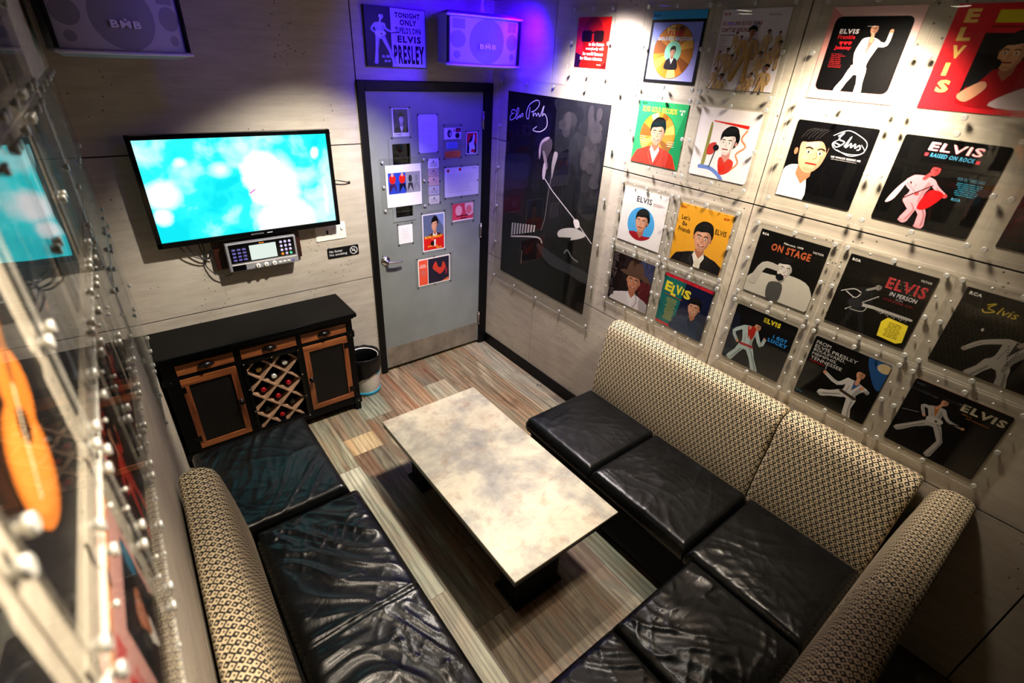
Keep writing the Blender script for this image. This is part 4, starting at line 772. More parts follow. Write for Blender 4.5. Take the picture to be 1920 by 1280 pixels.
def wall_left():
    b = MB(); g = .003; ys = [0.05, -1.255, -2.855, YF]; zs = [0, .862, 1.777, CEIL]
    for i in range(3):
        for j in range(3):
            y0, y1 = ys[i + 1] + (g if i < 2 else 0), ys[i] - (g if i else 0); z0, z1 = zs[j] + (g if j else 0), zs[j + 1] - (g if j < 2 else 0)
            vs = [(LX0 + LS * y - d, y, z) for y in (y0, y1) for d in (0, .1) for z in (z0, z1)]
            b.add(vs, [(0, 1, 5, 4), (2, 6, 7, 3), (0, 4, 6, 2), (1, 3, 7, 5), (0, 2, 3, 1), (4, 5, 7, 6)], 0)
    vs = [(LX0 + LS * y - d, y, z) for y in (YF, .05) for d in (.008, .12) for z in (0, CEIL)]; b.add(vs, [(0, 1, 5, 4), (2, 6, 7, 3), (0, 4, 6, 2), (1, 3, 7, 5), (0, 2, 3, 1), (4, 5, 7, 6)], 1)
    o = b.build('wall_left', [M['conc_r'], M['seam']]); tag(o, kind='structure')
wall_back(); wall_right(); wall_left()
b = MB(); b.box(-2.75, .12, YF - .1, YF, 0, CEIL); tag(b.build('wall_front', M['blackmatte']), kind='structure')
b = MB(); b.box(-2.8, .15, YF - .1, .15, CEIL, CEIL + .08); tag(b.build('ceiling', M['ceil']), kind='structure')
b = MB(); b.box(-.014, -.001, -1.62, -.004, 0, .098, 0, .003); tag(b.build('baseboard_right', M['black']), kind='structure')

def make_floor():
    b = MB(); b.v = []; cols = []
    xs = [-2.62, -2.41, -2.21, -2.01, -1.81, -1.603, -1.39, -1.172, -.998, -.842, -.645, -.445, -.245, -.045, .12]
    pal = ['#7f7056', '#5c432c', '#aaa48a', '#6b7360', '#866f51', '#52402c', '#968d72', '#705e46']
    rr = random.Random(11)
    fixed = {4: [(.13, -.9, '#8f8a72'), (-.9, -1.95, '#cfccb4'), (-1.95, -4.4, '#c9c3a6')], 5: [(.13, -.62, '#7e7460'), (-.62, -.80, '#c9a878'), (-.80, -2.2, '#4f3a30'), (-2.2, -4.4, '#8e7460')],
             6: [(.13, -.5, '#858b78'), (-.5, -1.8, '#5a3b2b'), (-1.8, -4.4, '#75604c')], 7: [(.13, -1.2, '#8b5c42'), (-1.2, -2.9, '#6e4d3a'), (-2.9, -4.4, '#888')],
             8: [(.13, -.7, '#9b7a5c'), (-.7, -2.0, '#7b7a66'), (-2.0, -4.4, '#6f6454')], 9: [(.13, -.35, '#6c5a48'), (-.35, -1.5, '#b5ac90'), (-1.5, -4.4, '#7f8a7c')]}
    for i in range(len(xs) - 1):
        if i in fixed: segs = fixed[i]
        else:
            segs = []; y = .13 - rr.random() * .5; segs.append((.13, y, rr.choice(pal)))
            while y > -4.4: y2 = y - (.9 + rr.random() * .5); segs.append((y, y2, rr.choice(pal))); y = y2
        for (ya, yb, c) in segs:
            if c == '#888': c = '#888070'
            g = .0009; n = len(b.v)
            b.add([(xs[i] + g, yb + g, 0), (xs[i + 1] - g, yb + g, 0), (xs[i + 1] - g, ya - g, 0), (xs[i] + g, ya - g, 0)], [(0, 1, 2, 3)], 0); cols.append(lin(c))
    b.box(-2.75, .15, YF - .1, .15, -.06, -.0012, 1)
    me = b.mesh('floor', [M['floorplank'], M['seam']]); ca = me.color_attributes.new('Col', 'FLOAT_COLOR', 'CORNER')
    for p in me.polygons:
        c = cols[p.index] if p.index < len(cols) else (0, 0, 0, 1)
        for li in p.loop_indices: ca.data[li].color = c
    o = bpy.data.objects.new('floor', me); COL.objects.link(o); tag(o, kind='structure')
make_floor()

# door
door = empty('door_1', (0, 0, 0)); tag(door, kind='structure')
b = MB(); b.box(-1.031, -.981, -.022, .10, 0, 2.143, 0, .003); b.box(-.078, -.002, -.022, .10, 0, 2.143, 0, .003); b.box(-.981, -.078, -.022, .10, 2.088, 2.143, 0, .003); b.build('door_frame', M['frameblack'], door)
b = MB(); X0, X1, V0, V1, Z0, Z1 = -.979, -.080, -.822, -.680, 1.262, 1.770
for x0, x1, z0, z1 in ((X0, V0, .03, 2.085), (V1, X1, .03, 2.085), (V0, V1, .03, Z0), (V0, V1, Z1, 2.085)): b.box(x0, x1, -.006, .04, z0, z1)
pan = b.build('door_panel', M['doorgrey'], door)
b = MB(); b.box(V0, V1, .012, .018, Z0, Z1); b.build('window_pane', M['dark_glass'], door)
b = MB()
for x0, x1, z0, z1 in ((V0 - .022, V1 + .016, Z0 - .026, Z0 + .004), (V0 - .022, V1 + .016, Z1 - .004, Z1 + .026), (V0 - .022, V0 + .004, Z0, Z1), (V1 - .004, V1 + .016, Z0, Z1)): b.box(x0, x1, -.012, -.004, z0, z1, 0, .002)
b.build('window_trim', M['doorgrey'], door)
b = MB(); b.box(-.966, -.092, -.0085, -.005, .035, .217)
for k in range(15):
    x = -.955 + k * .061
    for z in (.205, .047): b.lathe([(.0035, 0), (.003, .0025)], (x, -.0085, z), '-y', 8, 1)
for z in (.10, .155):
    for x in (-.955, -.101): b.lathe([(.0035, 0), (.003, .0025)], (x, -.0085, z), '-y', 8, 1)
b.build('kick_plate', [M['kick'], M['chrome']], door)
for z in (.262, 1.07, 1.90):
    b = MB(); b.lathe([(.007, 0), (.007, .105)], (-.079, -.016, z - .052), 'z', 12); b.lathe([(.0085, 0), (.0085, .008)], (-.079, -.016, z + .053), 'z', 12); b.lathe([(.0085, 0), (.0085, .008)], (-.079, -.016, z - .06), 'z', 12); b.box(-.092, -.066, -.0105, -.0045, z - .05, z + .05); b.build('hinge', M['steel'], door)
b = MB(); b.lathe([(.036, 0), (.036, .006), (.030, .012), (.013, .014), (.012, .055)], (-.925, -.006, .962), '-y', 28)
b.tube(smooth_path([(-.925, -.058, .962), (-.905, -.062, .961), (-.87, -.062, .957), (-.815, -.058, .955)], 5), [.010] * 5 + [.009] * 5 + [.0085] * 6, 12); b.build('lever_handle', M['chrome'], door)
b = MB(); b.lathe([(.004, 0), (.003, .001)], (-.945, -.006, 1.0), '-y', 8); b.build('screw_hole', M['blackmatte'], door)

# cards on the door: (name, label, x0, x1, z0, z1, draw), cover rect
def card(name, label, cat, x0, x1, z0, z1, bg, draw, n=.0065, t=.0008):
    P = Print(x1 - x0, z1 - z0, t, bg); draw(P); o = P.build(name, back((x0 + x1) / 2, (z0 + z1) / 2, n)); tag(o, label, cat); return o
def holder(label, x0, x1, z0, z1, pts, n=.0085, t=.002, big=False):
    w_, h_ = x1 - x0, z1 - z0
    return panel(back((x0 + x1) / 2, (z0 + z1) / 2, n), w_, h_, label, 'clear card holders on the door', [(x * w_, y * h_) for x, y in pts] if big else (), (), () if big else [(x * w_, y * h_) for x, y in pts], t, 'card_holder', 'card holder')
C4 = [(-.44, .46), (.44, .46), (-.44, -.46), (.44, -.46)]; C6 = C4 + [(0, .46), (0, -.46)]
def d_photo(P):
    P.rect(-.42, -.36, .46, .47, '#3c3a48'); P.clip = (-.42 * P.w, .46 * P.w, -.36 * P.h, .47 * P.h); portrait(P, .05, .12, .36, skin='#b9b2bc', shade='#807a88', coat='#191820', shirt='#d8d4e0', smile=False); P.text('ELVIS PRESLEY', -.36, -.45, .40, .05, '#1c1a22', .03); P.ell(.3, -.43, .05, .03, '#8a86a8')
card('photo_card', 'small black and white portrait photo at the top left of the door', 'photo', -.806, -.686, 1.812, 1.985, '#d6d2de', d_photo); holder('clear holder with black pins over the portrait photo on the door', -.826, -.668, 1.797, 1.999, C4)
card('typed_letter', 'long pale lavender typed letter beside the portrait photo on the door', 'letter', -.615, -.464, 1.697, 1.945, '#d2c8dc', lambda P: (P.lines(-.30, .30, .7, 6, .045, '#a79cb8', .006), P.lines(-.30, -.05, .7, 8, .045, '#a79cb8', .006))); holder('tall clear holder over the long lavender letter on the door', -.627, -.459, 1.690, 1.953, C4)
def d_white(P):
    P.rect(-.44, -.18, .05, .32, '#263fae'); P.rect(.05, -.18, .47, .32, '#8d8c96')
    for x in (-.30, -.03): P.ell(x - .02, .17, .09, .11, '#cf2018'); P.ell(x - .02, .27, .035, .045, '#c8a090', 12); P.poly([(x - .10, .06), (x + .06, .06), (x + .10, -.16), (x - .0, .0), (x - .12, -.16)], '#3a1c48' if x < -.1 else '#14122a', False)
    for x, c in ((.18, '#2a2a30'), (.36, '#77767f')): P.ell(x, .16, .05, .09, c); P.poly([(x - .06, .06), (x + .06, .06), (x + .09, -.15), (x, .0), (x - .09, -.15)], c, False)
card('art_print', 'white art print with a blue and grey band of four blurry shapes on the door', 'print', -.882, -.610, 1.347, 1.633, '#ece8ee', d_white, .0135); holder('large clear holder with silver screws over the white art print on the door', -.924, -.568, 1.310, 1.680, [(-.44, .44), (.44, .44), (-.44, -.44), (.44, -.44), (-.44, .0), (.44, .05)], .0145, .003, True)
tk = [(1.590, 1.656, '#e8e2ec', 'topmost white ticket stub with black print in the door strip'), (1.534, 1.588, '#b79aa8', 'faded mauve ticket stub, second in the door strip'), (1.469, 1.530, '#c9a4ac', 'pink ticket stub in the middle of the door strip'), (1.400, 1.464, '#b3adc4', 'lilac ticket stub with dark mark, fourth in the door strip'), (1.333, 1.394, '#c6c2c4', 'grey ticket stub lowest in the door strip')]
for k, (z0, z1, c, lab) in enumerate(tk): o = card('ticket_stub', lab, 'ticket', -.548, -.459, z0, z1, c, lambda P: (P.ell(0, .18, .06, .12, '#2a2430', 10), P.lines(-.4, .0, .8, 3, .16, '#4a4250' if k == 0 else '#8a7c88', .06, .3, True))); o['group'] = 'ticket stubs in the strip on the door'
holder('narrow clear strip holding five ticket stubs on the door', -.558, -.449, 1.326, 1.664, C4 + [(-.44, 0), (.44, 0)])
card('photo_ticket', 'white ticket with dark face and red lettering on the door', 'ticket', -.413, -.268, 1.779, 1.856, '#d8cfe0', lambda P: (P.rect(-.42, -.46, -.36, .46, '#f0e8f6'), P.ell(-.18, 0, .13, .34, '#2a2450'), P.ell(-.14, -.05, .05, .16, '#b8a8c8'), P.rect(.18, .1, .48, .46, '#2c1c40'), P.ell(.28, -.2, .13, .24, '#1c1630'), P.text('ELVIS', .05, .14, .38, .22, '#c02038', .05)))
card('blue_ticket', 'small blue ticket below the white face ticket on the door', 'ticket', -.394, -.300, 1.717, 1.759, '#6f86c4', lambda P: P.lines(-.3, .15, .6, 3, .2, '#4a5fa0', .06)); card('orange_ticket', 'orange ticket at the bottom of a clear door holder', 'ticket', -.408, -.272, 1.652, 1.698, '#e0783c', lambda P: (P.lines(-.42, .2, .7, 3, .25, '#8a3c18', .07), P.rect(.28, -.5, .29, .5, '#8a3c18')))
holder('clear holder over three stacked tickets at the door top right', -.424, -.262, 1.640, 1.882, C4)
card('red_card', 'tall red card with pale figure and white border near the door hinge', 'card', -.224, -.124, 1.668, 1.822, '#f0e4ea', lambda P: (P.rect(-.44, -.46, .44, .46, '#cf1f3a'), P.poly([(-.44, -.46), (-.44, -.1), (.0, .38), (.2, .1), (.44, -.1), (.44, -.46)], '#1c1640', False), P.poly([(-.25, .0), (.0, .1), (.15, .42), (.28, .3), (.2, 0), (.28, -.2), (.2, -.44), (-.2, -.44), (-.22, -.2)], '#d8d0e4'), P.rect(-.05, -.42, .28, -.28, '#c8203a'))); holder('clear holder over the tall red card near the door hinge', -.234, -.116, 1.657, 1.833, C4)
card('handwritten_letter', 'wide pale handwritten letter with two red dots on the door', 'letter', -.412, -.106, 1.367, 1.582, '#d6cde0', lambda P: (P.ell(-.40, .40, .035, .055, '#c8202c'), P.ell(-.06, .42, .035, .055, '#c8202c'), P.lines(-.42, .26, .84, 12, .055, '#8f86a2', .01, .3), P.lines(.3, .42, .14, 1, .02, '#6a6278', .015, .1))); holder('wide clear holder over the handwritten letter on the door', -.431, -.099, 1.352, 1.598, C6 + [(.44, 0)])
card('pink_card', 'pink postcard with pale shapes and black caption on the door', 'card', -.345, -.152, 1.172, 1.309, '#d8405a', lambda P: (P.ell(-.2, .1, .16, .3, '#f0a8b4'), P.poly([(.1, .5), (.5, .5), (.5, -.1), (.2, -.2)], '#f0b4c0'), P.ell(.28, .1, .14, .25, '#e4707e'), P.rect(-.5, -.5, .5, -.42, '#f4dce0'), P.lines(-.3, -.24, .6, 1, .1, '#2a0a12', .07, .1), P.lines(-.12, -.38, .3, 1, .1, '#2a0a12', .06, .1))); holder('clear holder over the pink postcard on the door', -.365, -.138, 1.154, 1.325, C4)
card('typed_note', 'small white note left of the film poster on the door', 'note', -.808, -.694, 1.068, 1.207, '#f0eeec', lambda P: P.lines(-.3, .32, .6, 9, .07, '#b9b4b2', .012, .4, True)); holder('clear holder over the small white note on the door', -.820, -.688, 1.056, 1.224, C4)
def d_mov(P):
    P.rect(-.46, -.47, .46, .47, '#5c6684'); P.poly([(.1, .47), (.46, .47), (.46, .1)], '#7d8fc0', False); P.clip = (-.46 * P.w, .46 * P.w, -.47 * P.h, .47 * P.h)
    portrait(P, .05, .20, .34, coat='#4a1c1e', shirt='#f0e8e4', turn=-.7); P.rect(-.46, -.47, .46, -.10, '#cf1d1c'); P.text('ELVIS PRESLEY', -.40, -.15, .80, .07, '#f2c23c', .03); P.text('in', -.1, -.19, .06, .03, '#f2c23c'); P.text('Jailhouse', -.30, -.40, .45, .055, '#f2c23c', .02, .1); P.text('Rock', .10, -.45, .24, .055, '#f2c23c', .02, .1); P.ell(-.06, -.30, .1, .07, '#2a1214'); P.poly([(.0, -.20), (.08, -.20), (.07, -.38), (.01, -.38)], '#efe6e2', False)
card('film_poster', 'small film poster with red lower half and yellow title on the door', 'poster', -.611, -.417, .972, 1.262, '#efe6ea', d_mov); holder('clear holder over the film poster on the door', -.628, -.405, .952, 1.287, C4)
def d_rb(P):
    P.rect(-.47, -.47, -.21, .45, '#e8543a'); P.rect(-.19, -.47, .47, .45, '#221d30'); P.poly([(-.05, .1), (.05, .32), (.12, .12), (.22, .08), (.28, .28), (.36, .05), (.2, -.18), (.08, -.08)], '#c83a2a'); P.poly([(.2, -.47), (.45, -.35), (.47, -.47)], '#d06a3a', False); P.ell(.38, -.1, .03, .14, '#8a2430'); P.text('ELVIS', -.42, .24, .14, .06, '#f4dcd8', .03); P.text('PRESLEY', -.45, .17, .22, .06, '#f4dcd8', .03); P.lines(-.42, .05, .16, 4, .05, '#a8808a', .02)
card('record_card', 'red and black card, lowest one on the door', 'card', -.662, -.372, .692, .918, '#f0e2dc', d_rb); holder('clear holder over the red and black card, lowest on the door', -.688, -.350, .676, .934, C6)

# ------------------------------------------------------------------ back wall things
# concert sign
P = Print(.406, .314, .02, '#0e0c14', 0, '#18161c'); P.rect(-.09, -.49, .49, .49, '#c8bfe0')
for t, x, y, w_, h_ in (('TONIGHT', -.02, .34, .42, .09), ('ONLY', .06, .22, .28, .10), ("TUPELO'S OWN", -.02, .08, .43, .11), ('ELVIS', .01, -.07, .40, .12), ('PRESLEY', -.06, -.44, .52, .33)): P.text(t, x, y, w_, h_, '#131018', .045)
P.text('ALL SEATS', -.26, -.34, .17, .045, '#cfc6e4', .03); P.text('$2.00', -.22, -.42, .10, .045, '#cfc6e4', .03)
figure(P, dict(sh=(-.27, .22), hipR=(-.31, -.0), hipL=(-.22, -.0), kneeR=(-.33, -.2), kneeL=(-.13, -.2), footR=(-.35, -.42), footL=(-.05, -.42), elR=(-.40, .12), haR=(-.30, .06), elL=(-.17, .14), haL=(-.08, .10), head=(-.24, .34), neck=(.02, .1)), .15, '#b3a9cc', skin='#cfc6e0', guitar='#d6cde6')
o = P.build('concert_sign', back(-.748, 2.378, .001)); tag(o, 'black and white concert sign with guitarist hanging above the door', 'sign')
# no smoking
P = Print(.220, .073, .003, '#131416', .008); P.text('No fumar', -.44, .05, .42, .24, '#d2d4d4', .005); P.text('No smoking', -.44, -.34, .55, .30, '#d2d4d4', .005)
def ringp(P, cx, cy, r, wd, col, asp):
    pts = [(cx + r * math.cos(2 * PI * k / 24), cy + r * asp * math.sin(2 * PI * k / 24)) for k in range(25)]; P.stroke(pts, wd, col, False)
ringp(P, .335, 0, .115, .07, '#c8cac8', 3.0); P.stroke([(.26, .22), (.41, -.22)], .07, '#c8cac8', False); P.rect(.27, -.06, .38, .03, '#c8cac8'); P.stroke([(.36, .08), (.35, .18), (.38, .22)], .04, '#c8cac8')
o = P.build('no_smoking_sign', back(-1.2285, 1.085, .001)); tag(o, 'black no smoking sign in two languages on the concrete beside the door', 'sign')
# switch plate
sp = empty('switch_plate', *back(-1.298, 1.238)); tag(sp, 'white four gang switch plate under the television corner', 'switch')
b = MB(); b.box(-.102, .102, -.057, .057, 0.0005, .006, 0, .002); b.build('plate', M['white'], sp)
for k in range(4):
    x = -.075 + k * .05; b = MB(); b.box(x - .017, x + .017, -.034, .034, .0055, .008, 0, .001)
    if k == 1: b.box(x - .004, x + .004, -.012, .012, .0075, .016, 1, .001)
    elif k >= 2: b.lathe([(.009, .008), (.009, .014), (.007, .018)], (x, .016, 0), 'z', 14); b.lathe([(.0015, .008), (.0015, .0085)], (x, -.02, 0), 'z', 8, 1)
    b.build('switch', [M['white'], M['blackmatte']], sp)
# cable stub
b = MB(); b.tube(smooth_path([(-1.245, -.03, 1.572), (-1.21, -.035, 1.568), (-1.17, -.025, 1.556), (-1.14, -.008, 1.545), (-1.137, -.001, 1.543)], 5), .0035, 8); b.lathe([(.010, 0), (.009, .002)], (-1.137, -.0005, 1.543), '-y', 12)
tag(b.build('cable_stub', M['cable']), 'short cable running from the television edge into the wall', 'cable')
# television
tv = empty('television', *back(-1.7605, 1.592, .0)); tag(tv, 'wall mounted flat television showing a pale figure on cyan', 'television')
b = MB(); W2, H2, by = .506, .290, .026
b.box(-W2, W2, -H2, H2, .048, .070, 0, .004)
for x0, x1, y0, y1 in ((-W2, W2, H2 - .024, H2), (-W2, W2, -H2, -H2 + .030), (-W2, -W2 + .024, -H2, H2), (W2 - .024, W2, -H2, H2)): b.box(x0, x1, y0, y1, .066, .084, 0, .003)
b.build('frame', M['blackgloss'], tv)
b = MB(); b.box(-W2 + .08, W2 - .08, -H2 + .06, H2 - .06, .012, .050, 0, .008); b.build('rear_housing', M['blackmatte'], tv)
b = MB(); b.box(-.14, .14, -.12, .12, .0005, .014); b.build('wall_mount', M['steel'], tv)
b = MB(); b.box(-W2 + .022, W2 - .022, -H2 + .028, H2 - .022, .068, .0745); b.build('screen', M['screen'], tv)
vs, fs = text_geo('SAMSUNG', .02); b = MB(); b.add([(-.035 + x * .07, -H2 + .011 + y * .008, .0845) for x, y in vs], fs); b.build('logo', M['silver'], tv)
b = MB(); b.box(.055, .085, -H2 + .012, -H2 + .016, .0838, .0848); b.build('power_light', M['lcd'], tv)
# controller
mb = MB(); mb.box(-2.008, -1.510, -.030, -.001, 1.112, 1.345, 0, .004); tag(mb.build('mounting_board', M['mahog']), 'dark red wooden board behind the song controller', 'board')
kc = empty('song_controller', *back(-1.749, 1.190, .032)); tag(kc, 'silver and black song controller with keypad under the television', 'controller')
b = MB(); b.box(-.200, .200, -.088, .088, 0, .052, 0, .008); b.build('housing', M['silver'], kc)
b = MB(); b.box(-.184, .186, -.034, .080, .051, .0545, 0, .001); b.box(-.184, -.11, -.082, -.048, .051, .0545, 0, .001); b.build('face_plate', M['blackgloss'], kc)
b = MB(); b.box(-.074, .077, -.028, .063, .054, .0560); b.build('display', M['lcd'], kc)
for r_ in range(4):
    for c_ in range(3):
        col = '#e88a24' if (r_, c_) == (3, 0) else '#3ccf9a' if (r_, c_) == (3, 2) else '#b7b4ea'
        kb = MB(); kb.lathe([(.0085, .054), (.0085, .0575), (.0065, .0595)], (.107 + c_ * .0255, .057 - r_ * .0255, 0), 'z', 14); key = col
        M.setdefault('key' + col, plain('key_' + col[1:], col, .35)); kb.build('key', M['key' + col], kc)
for r_ in range(4):
    for c_ in range(3):
        kb = MB(); x, y = -.161 + c_ * .0285, .047 - r_ * .021; kb.box(x - .010, x + .010, y - .006, y + .006, .054, .057, 0, .002); M.setdefault('keydim', plain('key_dim', '#5a58a4', .35)); kb.build('arrow_key', M['keydim'], kc)
for k in range(3):
    kb = MB(); kb.lathe([(.014, .05), (.014, .058), (.009, .066)], (-.045 + k * .0475, -.069, 0), 'z', 18); kb.box(-.045 + k * .0475 - .002, -.045 + k * .0475 + .002, -.075, -.060, .066, .067, 1); kb.build('knob', [M['white'], M['blackmatte']], kc)
for k in range(4): kb = MB(); x = .086 + k * .026; kb.box(x - .009, x + .009, -.073, -.065, .05, .056, 0, .002); kb.build('button', M['keydim'] if k == 3 else M['white'], kc)
b = MB(); b.box(-.184, .19, -.0475, -.044, .051, .0548); b.build('trim_strip', M['white'], kc)
b = MB(); b.lathe([(.004, .0545), (.004, .0552)], (-.012, .071, 0), 'z', 10); b.box(-.006, .012, .069, .073, .0545, .0552, 0); b.build('emblem', M['key#e88a24'], kc)
cabs = [[(-2.18, -.036, 1.33), (-2.15, -.038, 1.26), (-2.10, -.040, 1.215), (-2.05, -.042, 1.195), (-2.022, -.042, 1.21), (-2.014, -.042, 1.25)], [(-2.14, -.028, 1.33), (-2.12, -.030, 1.26), (-2.07, -.030, 1.205), (-2.035, -.030, 1.20), (-2.018, -.030, 1.24)],
        [(-2.07, -.020, 1.34), (-2.065, -.020, 1.25), (-2.045, -.020, 1.20), (-2.018, -.020, 1.185)], [(-2.05, -.010, 1.33), (-2.048, -.010, 1.22), (-2.06, -.012, 1.15), (-2.02, -.030, 1.09), (-1.96, -.045, 1.075), (-1.93, -.052, 1.094)]]
labs = ['outer looping black cable hanging under the television left side', 'second looping black cable under the television, just inside the outer loop', 'short black cable dropping beside the red wooden board', 'thin black cable looping down into the song controller']
for c_, l_ in zip(cabs, labs): b = MB(); b.tube(smooth_path(c_, 6), .0032, 8); tag(b.build('hanging_cable', M['cable']), l_, 'cable')

# speakers
def speaker(loc, rz, roll, label):
    r = empty('wall_speaker', loc, (R(roll), 0, rz)); tag(r, label, 'speaker')
    W, H, D = .255, .132, .25
    def outline(inset=0.0, k=1.0):
        pts = []
        for i in range(13):
            t = -1 + 2 * i / 12; pts.append((t * (W - inset), -(.045 * (1 - t * t)) + inset))
        pts += [((W - .05) * k, D), (-(W - .05) * k, D)]; return pts
    def prism(z0, z1, o0, o1, mi=0):
        n = len(o0); b.add([(x, y, z0) for x, y in o0] + [(x, y, z1) for x, y in o1], [tuple(range(n))[::-1], tuple(range(n, 2 * n))] + [(k, (k + 1) % n, n + (k + 1) % n, n + k) for k in range(n)], mi)
    b = MB(); o = outline(.014); prism(-H + .012, H - .012, o, o); b.build('cabinet', M['spkbody'], r)
    b = MB(); o = outline(.006)[:13]; n = 13; b.add([(x * .93, y + .004, -H + .016) for x, y in o] + [(x * .93, y + .004, H - .016) for x, y in o], [(k, k + 1, n + k + 1, n + k) for k in range(12)], 0, True); b.build('grille', M['grille'], r)
    for s in (-1, 1): b = MB(); o1 = outline(0); o2 = outline(.02, .95); (prism(H - .012, H, o1, o1), prism(H, H + .016, outline(.004), [(x * .86, y * .6 + .05) for x, y in o1])) if s > 0 else (prism(-H, -H + .012, o1, o1), prism(-H - .016, -H, [(x * .86, y * .6 + .05) for x, y in o1], outline(.004))); b.build('end_cap', M['spktrim'] if s > 2 else M['spkbody'], r)
    for s in (-1, 1): b = MB(); pts = [(x * 1.004, y - .003, s * (H - .004)) for x, y in outline(0)[:13]]; b.tube(pts, .0055, 8); b.build('trim_bead', M['spktrim'], r)
    for s in (-1, 1): b = MB(); b.box(s * .243 - .005, s * .243 + .005, -.006, .015, -H + .014, H - .014); b.build('side_slot', M['blackmatte'], r)
    vs, fs = text_geo('BMB', .03); b = MB(); b.add([(-.055 + x * .11, -.043, -.038 + y * .026) for x, y in vs], fs); b.add([(-.008, -.0435, -.006), (.008, -.0435, -.006), (0, -.0435, -.016)], [(0, 2, 1)]); b.build('logo', M['spktrim'], r)
    b = MB(); top = CEIL - loc[2]; b.lathe([(.022, H + .008), (.022, H + .02), (.013, H + .025), (.016, H + .045), (.010, H + .05), (.010, top)], (0, .06, 0), 'z', 16); b.build('ceiling_rod', M['spktrim'], r); return r
speaker((-.335, -.375, 2.388), -.13, 2, 'grey wall speaker hanging from the ceiling above the door, lit blue')
speaker((-2.165, -.385, 2.372), .30, 0, 'dim grey speaker hanging in the dark corner above the television')

# recessed ceiling lights
for k, (x, y, c) in enumerate(CANS):
    blue = c[2] > c[0]; r = empty('ceiling_light', (x, y, CEIL)); tag(r, ('small round blue ceiling spotlight ' if blue else 'small round warm ceiling spotlight ') + ['in front of the sideboard wall', 'above the far half of the table', 'above the near end of the table', 'in front of the tall poster', 'in front of the right wall albums', 'in front of the left wall albums', 'above the ottoman', 'in front of the door speaker', 'close to the wall above the tall poster', 'in front of the television'][k], 'light')
    b = MB(); b.lathe([(.060, -.0005), (.058, -.006), (.046, -.006), (.044, -.0005)], seg=28); b.build('trim_ring', M['blackmatte'], r)
    b = MB(); b.lathe([(.040, -.003), (.038, -.0045)], seg=24); b.build('lens', M['lampblue'] if blue else M['lamp'], r)

# ------------------------------------------------------------------ sideboard
cb = empty('sideboard', (-1.89, -.19, 0)); tag(cb, 'black and brown sideboard with wine lattice under the television', 'cabinet')
def cpart(b, name, mats): 
    b.v = [(x + 1.89, y + .19, z) for x, y, z in b.v]; return b.build(name, mats, cb)
b = MB(); b.box(-2.462, -1.325, -.385, -.02, .770, .798, 0, .006); b.box(-2.445, -1.342, -.368, -.022, .755, .772, 0, .004); cpart(b, 'worktop', M['worktop'])
b = MB(); xs_ = [(-2.437, -2.372), (-2.075, -2.040), (-1.716, -1.690), (-1.392, -1.350)]
for i, (x0, x1) in enumerate(xs_): b.box(x0, x1, -.345, -.30, .0 if i in (0, 3) else .09, .756, 0, .003)
for x0, x1 in ((-2.437, -2.38), (-1.40, -1.350)): b.box(x0, x1, -.07, -.025, 0, .756, 0, .003)
b.box(-2.437, -1.350, -.343, -.30, .632, .656, 0, .002); b.box(-2.437, -1.350, -.343, -.30, .725, .757, 0, .002); b.box(-2.437, -1.350, -.343, -.30, .062, .118, 0, .003)
b.box(-2.430, -2.424, -.31, -.03, .06, .75); b.box(-1.362, -1.356, -.31, -.03, .06, .75); b.box(-2.43, -1.356, -.034, -.028, .06, .75); b.box(-2.43, -1.356, -.31, -.03, .06, .09); b.box(-2.062, -2.052, -.31, -.03, .09, .63); b.box(-1.708, -1.698, -.31, -.03, .09, .63); b.box(-2.43, -1.356, -.31, -.03, .63, .64)
cpart(b, 'body', M['black'])
for x0, x1 in ((-2.370, -2.077), (-2.038, -1.718), (-1.688, -1.394)):
    b = MB(); b.box(x0, x1, -.348, -.325, .658, .724, 0, .002); dr = cpart(b, 'drawer', M['wood_x'])
    xm = (x0 + x1) / 2; b = MB(); vs = []; fs = []; S, Q = 14, 6       # cup pull
    for i in range(Q + 1):
        for j in range(S + 1):
            t = PI * j / S; u = PI / 2 * i / Q; vs.append((xm - .044 * math.cos(t) * math.cos(u * .98), -.349 - .027 * math.sin(u) * math.sin(t) ** .6 - .001, .680 + .032 * math.sin(t) * math.cos(u)))
    for i in range(Q):
        for j in range(S): a = i * (S + 1) + j; fs.append((a, a + 1, a + S + 2, a + S + 1))
    b.add(vs, fs, 0, True); b.v = [(x + 1.89, y + .19, z) for x, y, z in b.v]; b.build('cup_pull', M['iron'], dr)
for x0, x1, kx in ((-2.368, -2.078, -2.096), (-1.687, -1.395, -1.664)):
    z0, z1 = .126, .628; b = MB(); b.box(x0 + .03, x1 - .03, -.338, -.332, z0 + .03, z1 - .04); dd = cpart(b, 'door', M['perf'])
    for nm_, mt_, bx_ in (('rail', 'wood_x', (x0, x1, -.348, -.325, z1 - .044, z1)), ('rail', 'wood_x', (x0, x1, -.348, -.325, z0, z0 + .036)), ('stile', 'wood_z', (x0, x0 + .036, -.3475, -.325, z0 + .036, z1 - .044)), ('stile', 'wood_z', (x1 - .034, x1, -.3475, -.325, z0 + .036, z1 - .044))):
        b = MB(); b.box(*bx_, 0, .002); b.v = [(x + 1.89, y + .19, z) for x, y, z in b.v]; b.build(nm_, M[mt_], dd)
    b = MB(); b.lathe([(.016, 0), (.016, .003), (.006, .005), (.006, .014), (.015, .018), (.016, .025), (.009, .031)], (kx, -.348, .378), '-y', 18); b.v = [(x + 1.89, y + .19, z) for x, y, z in b.v]; b.build('knob', M['iron'], dd)
    for hz in (.20, .56):
        hx = x0 + .004 if kx > (x0 + x1) / 2 else x1 - .004; b = MB(); b.box(hx - .022, hx + .014, -.3505, -.348, hz - .02, hz + .02, 0, .002); b.v = [(x + 1.89, y + .19, z) for x, y, z in b.v]; b.build('hinge', M['iron'], dd)
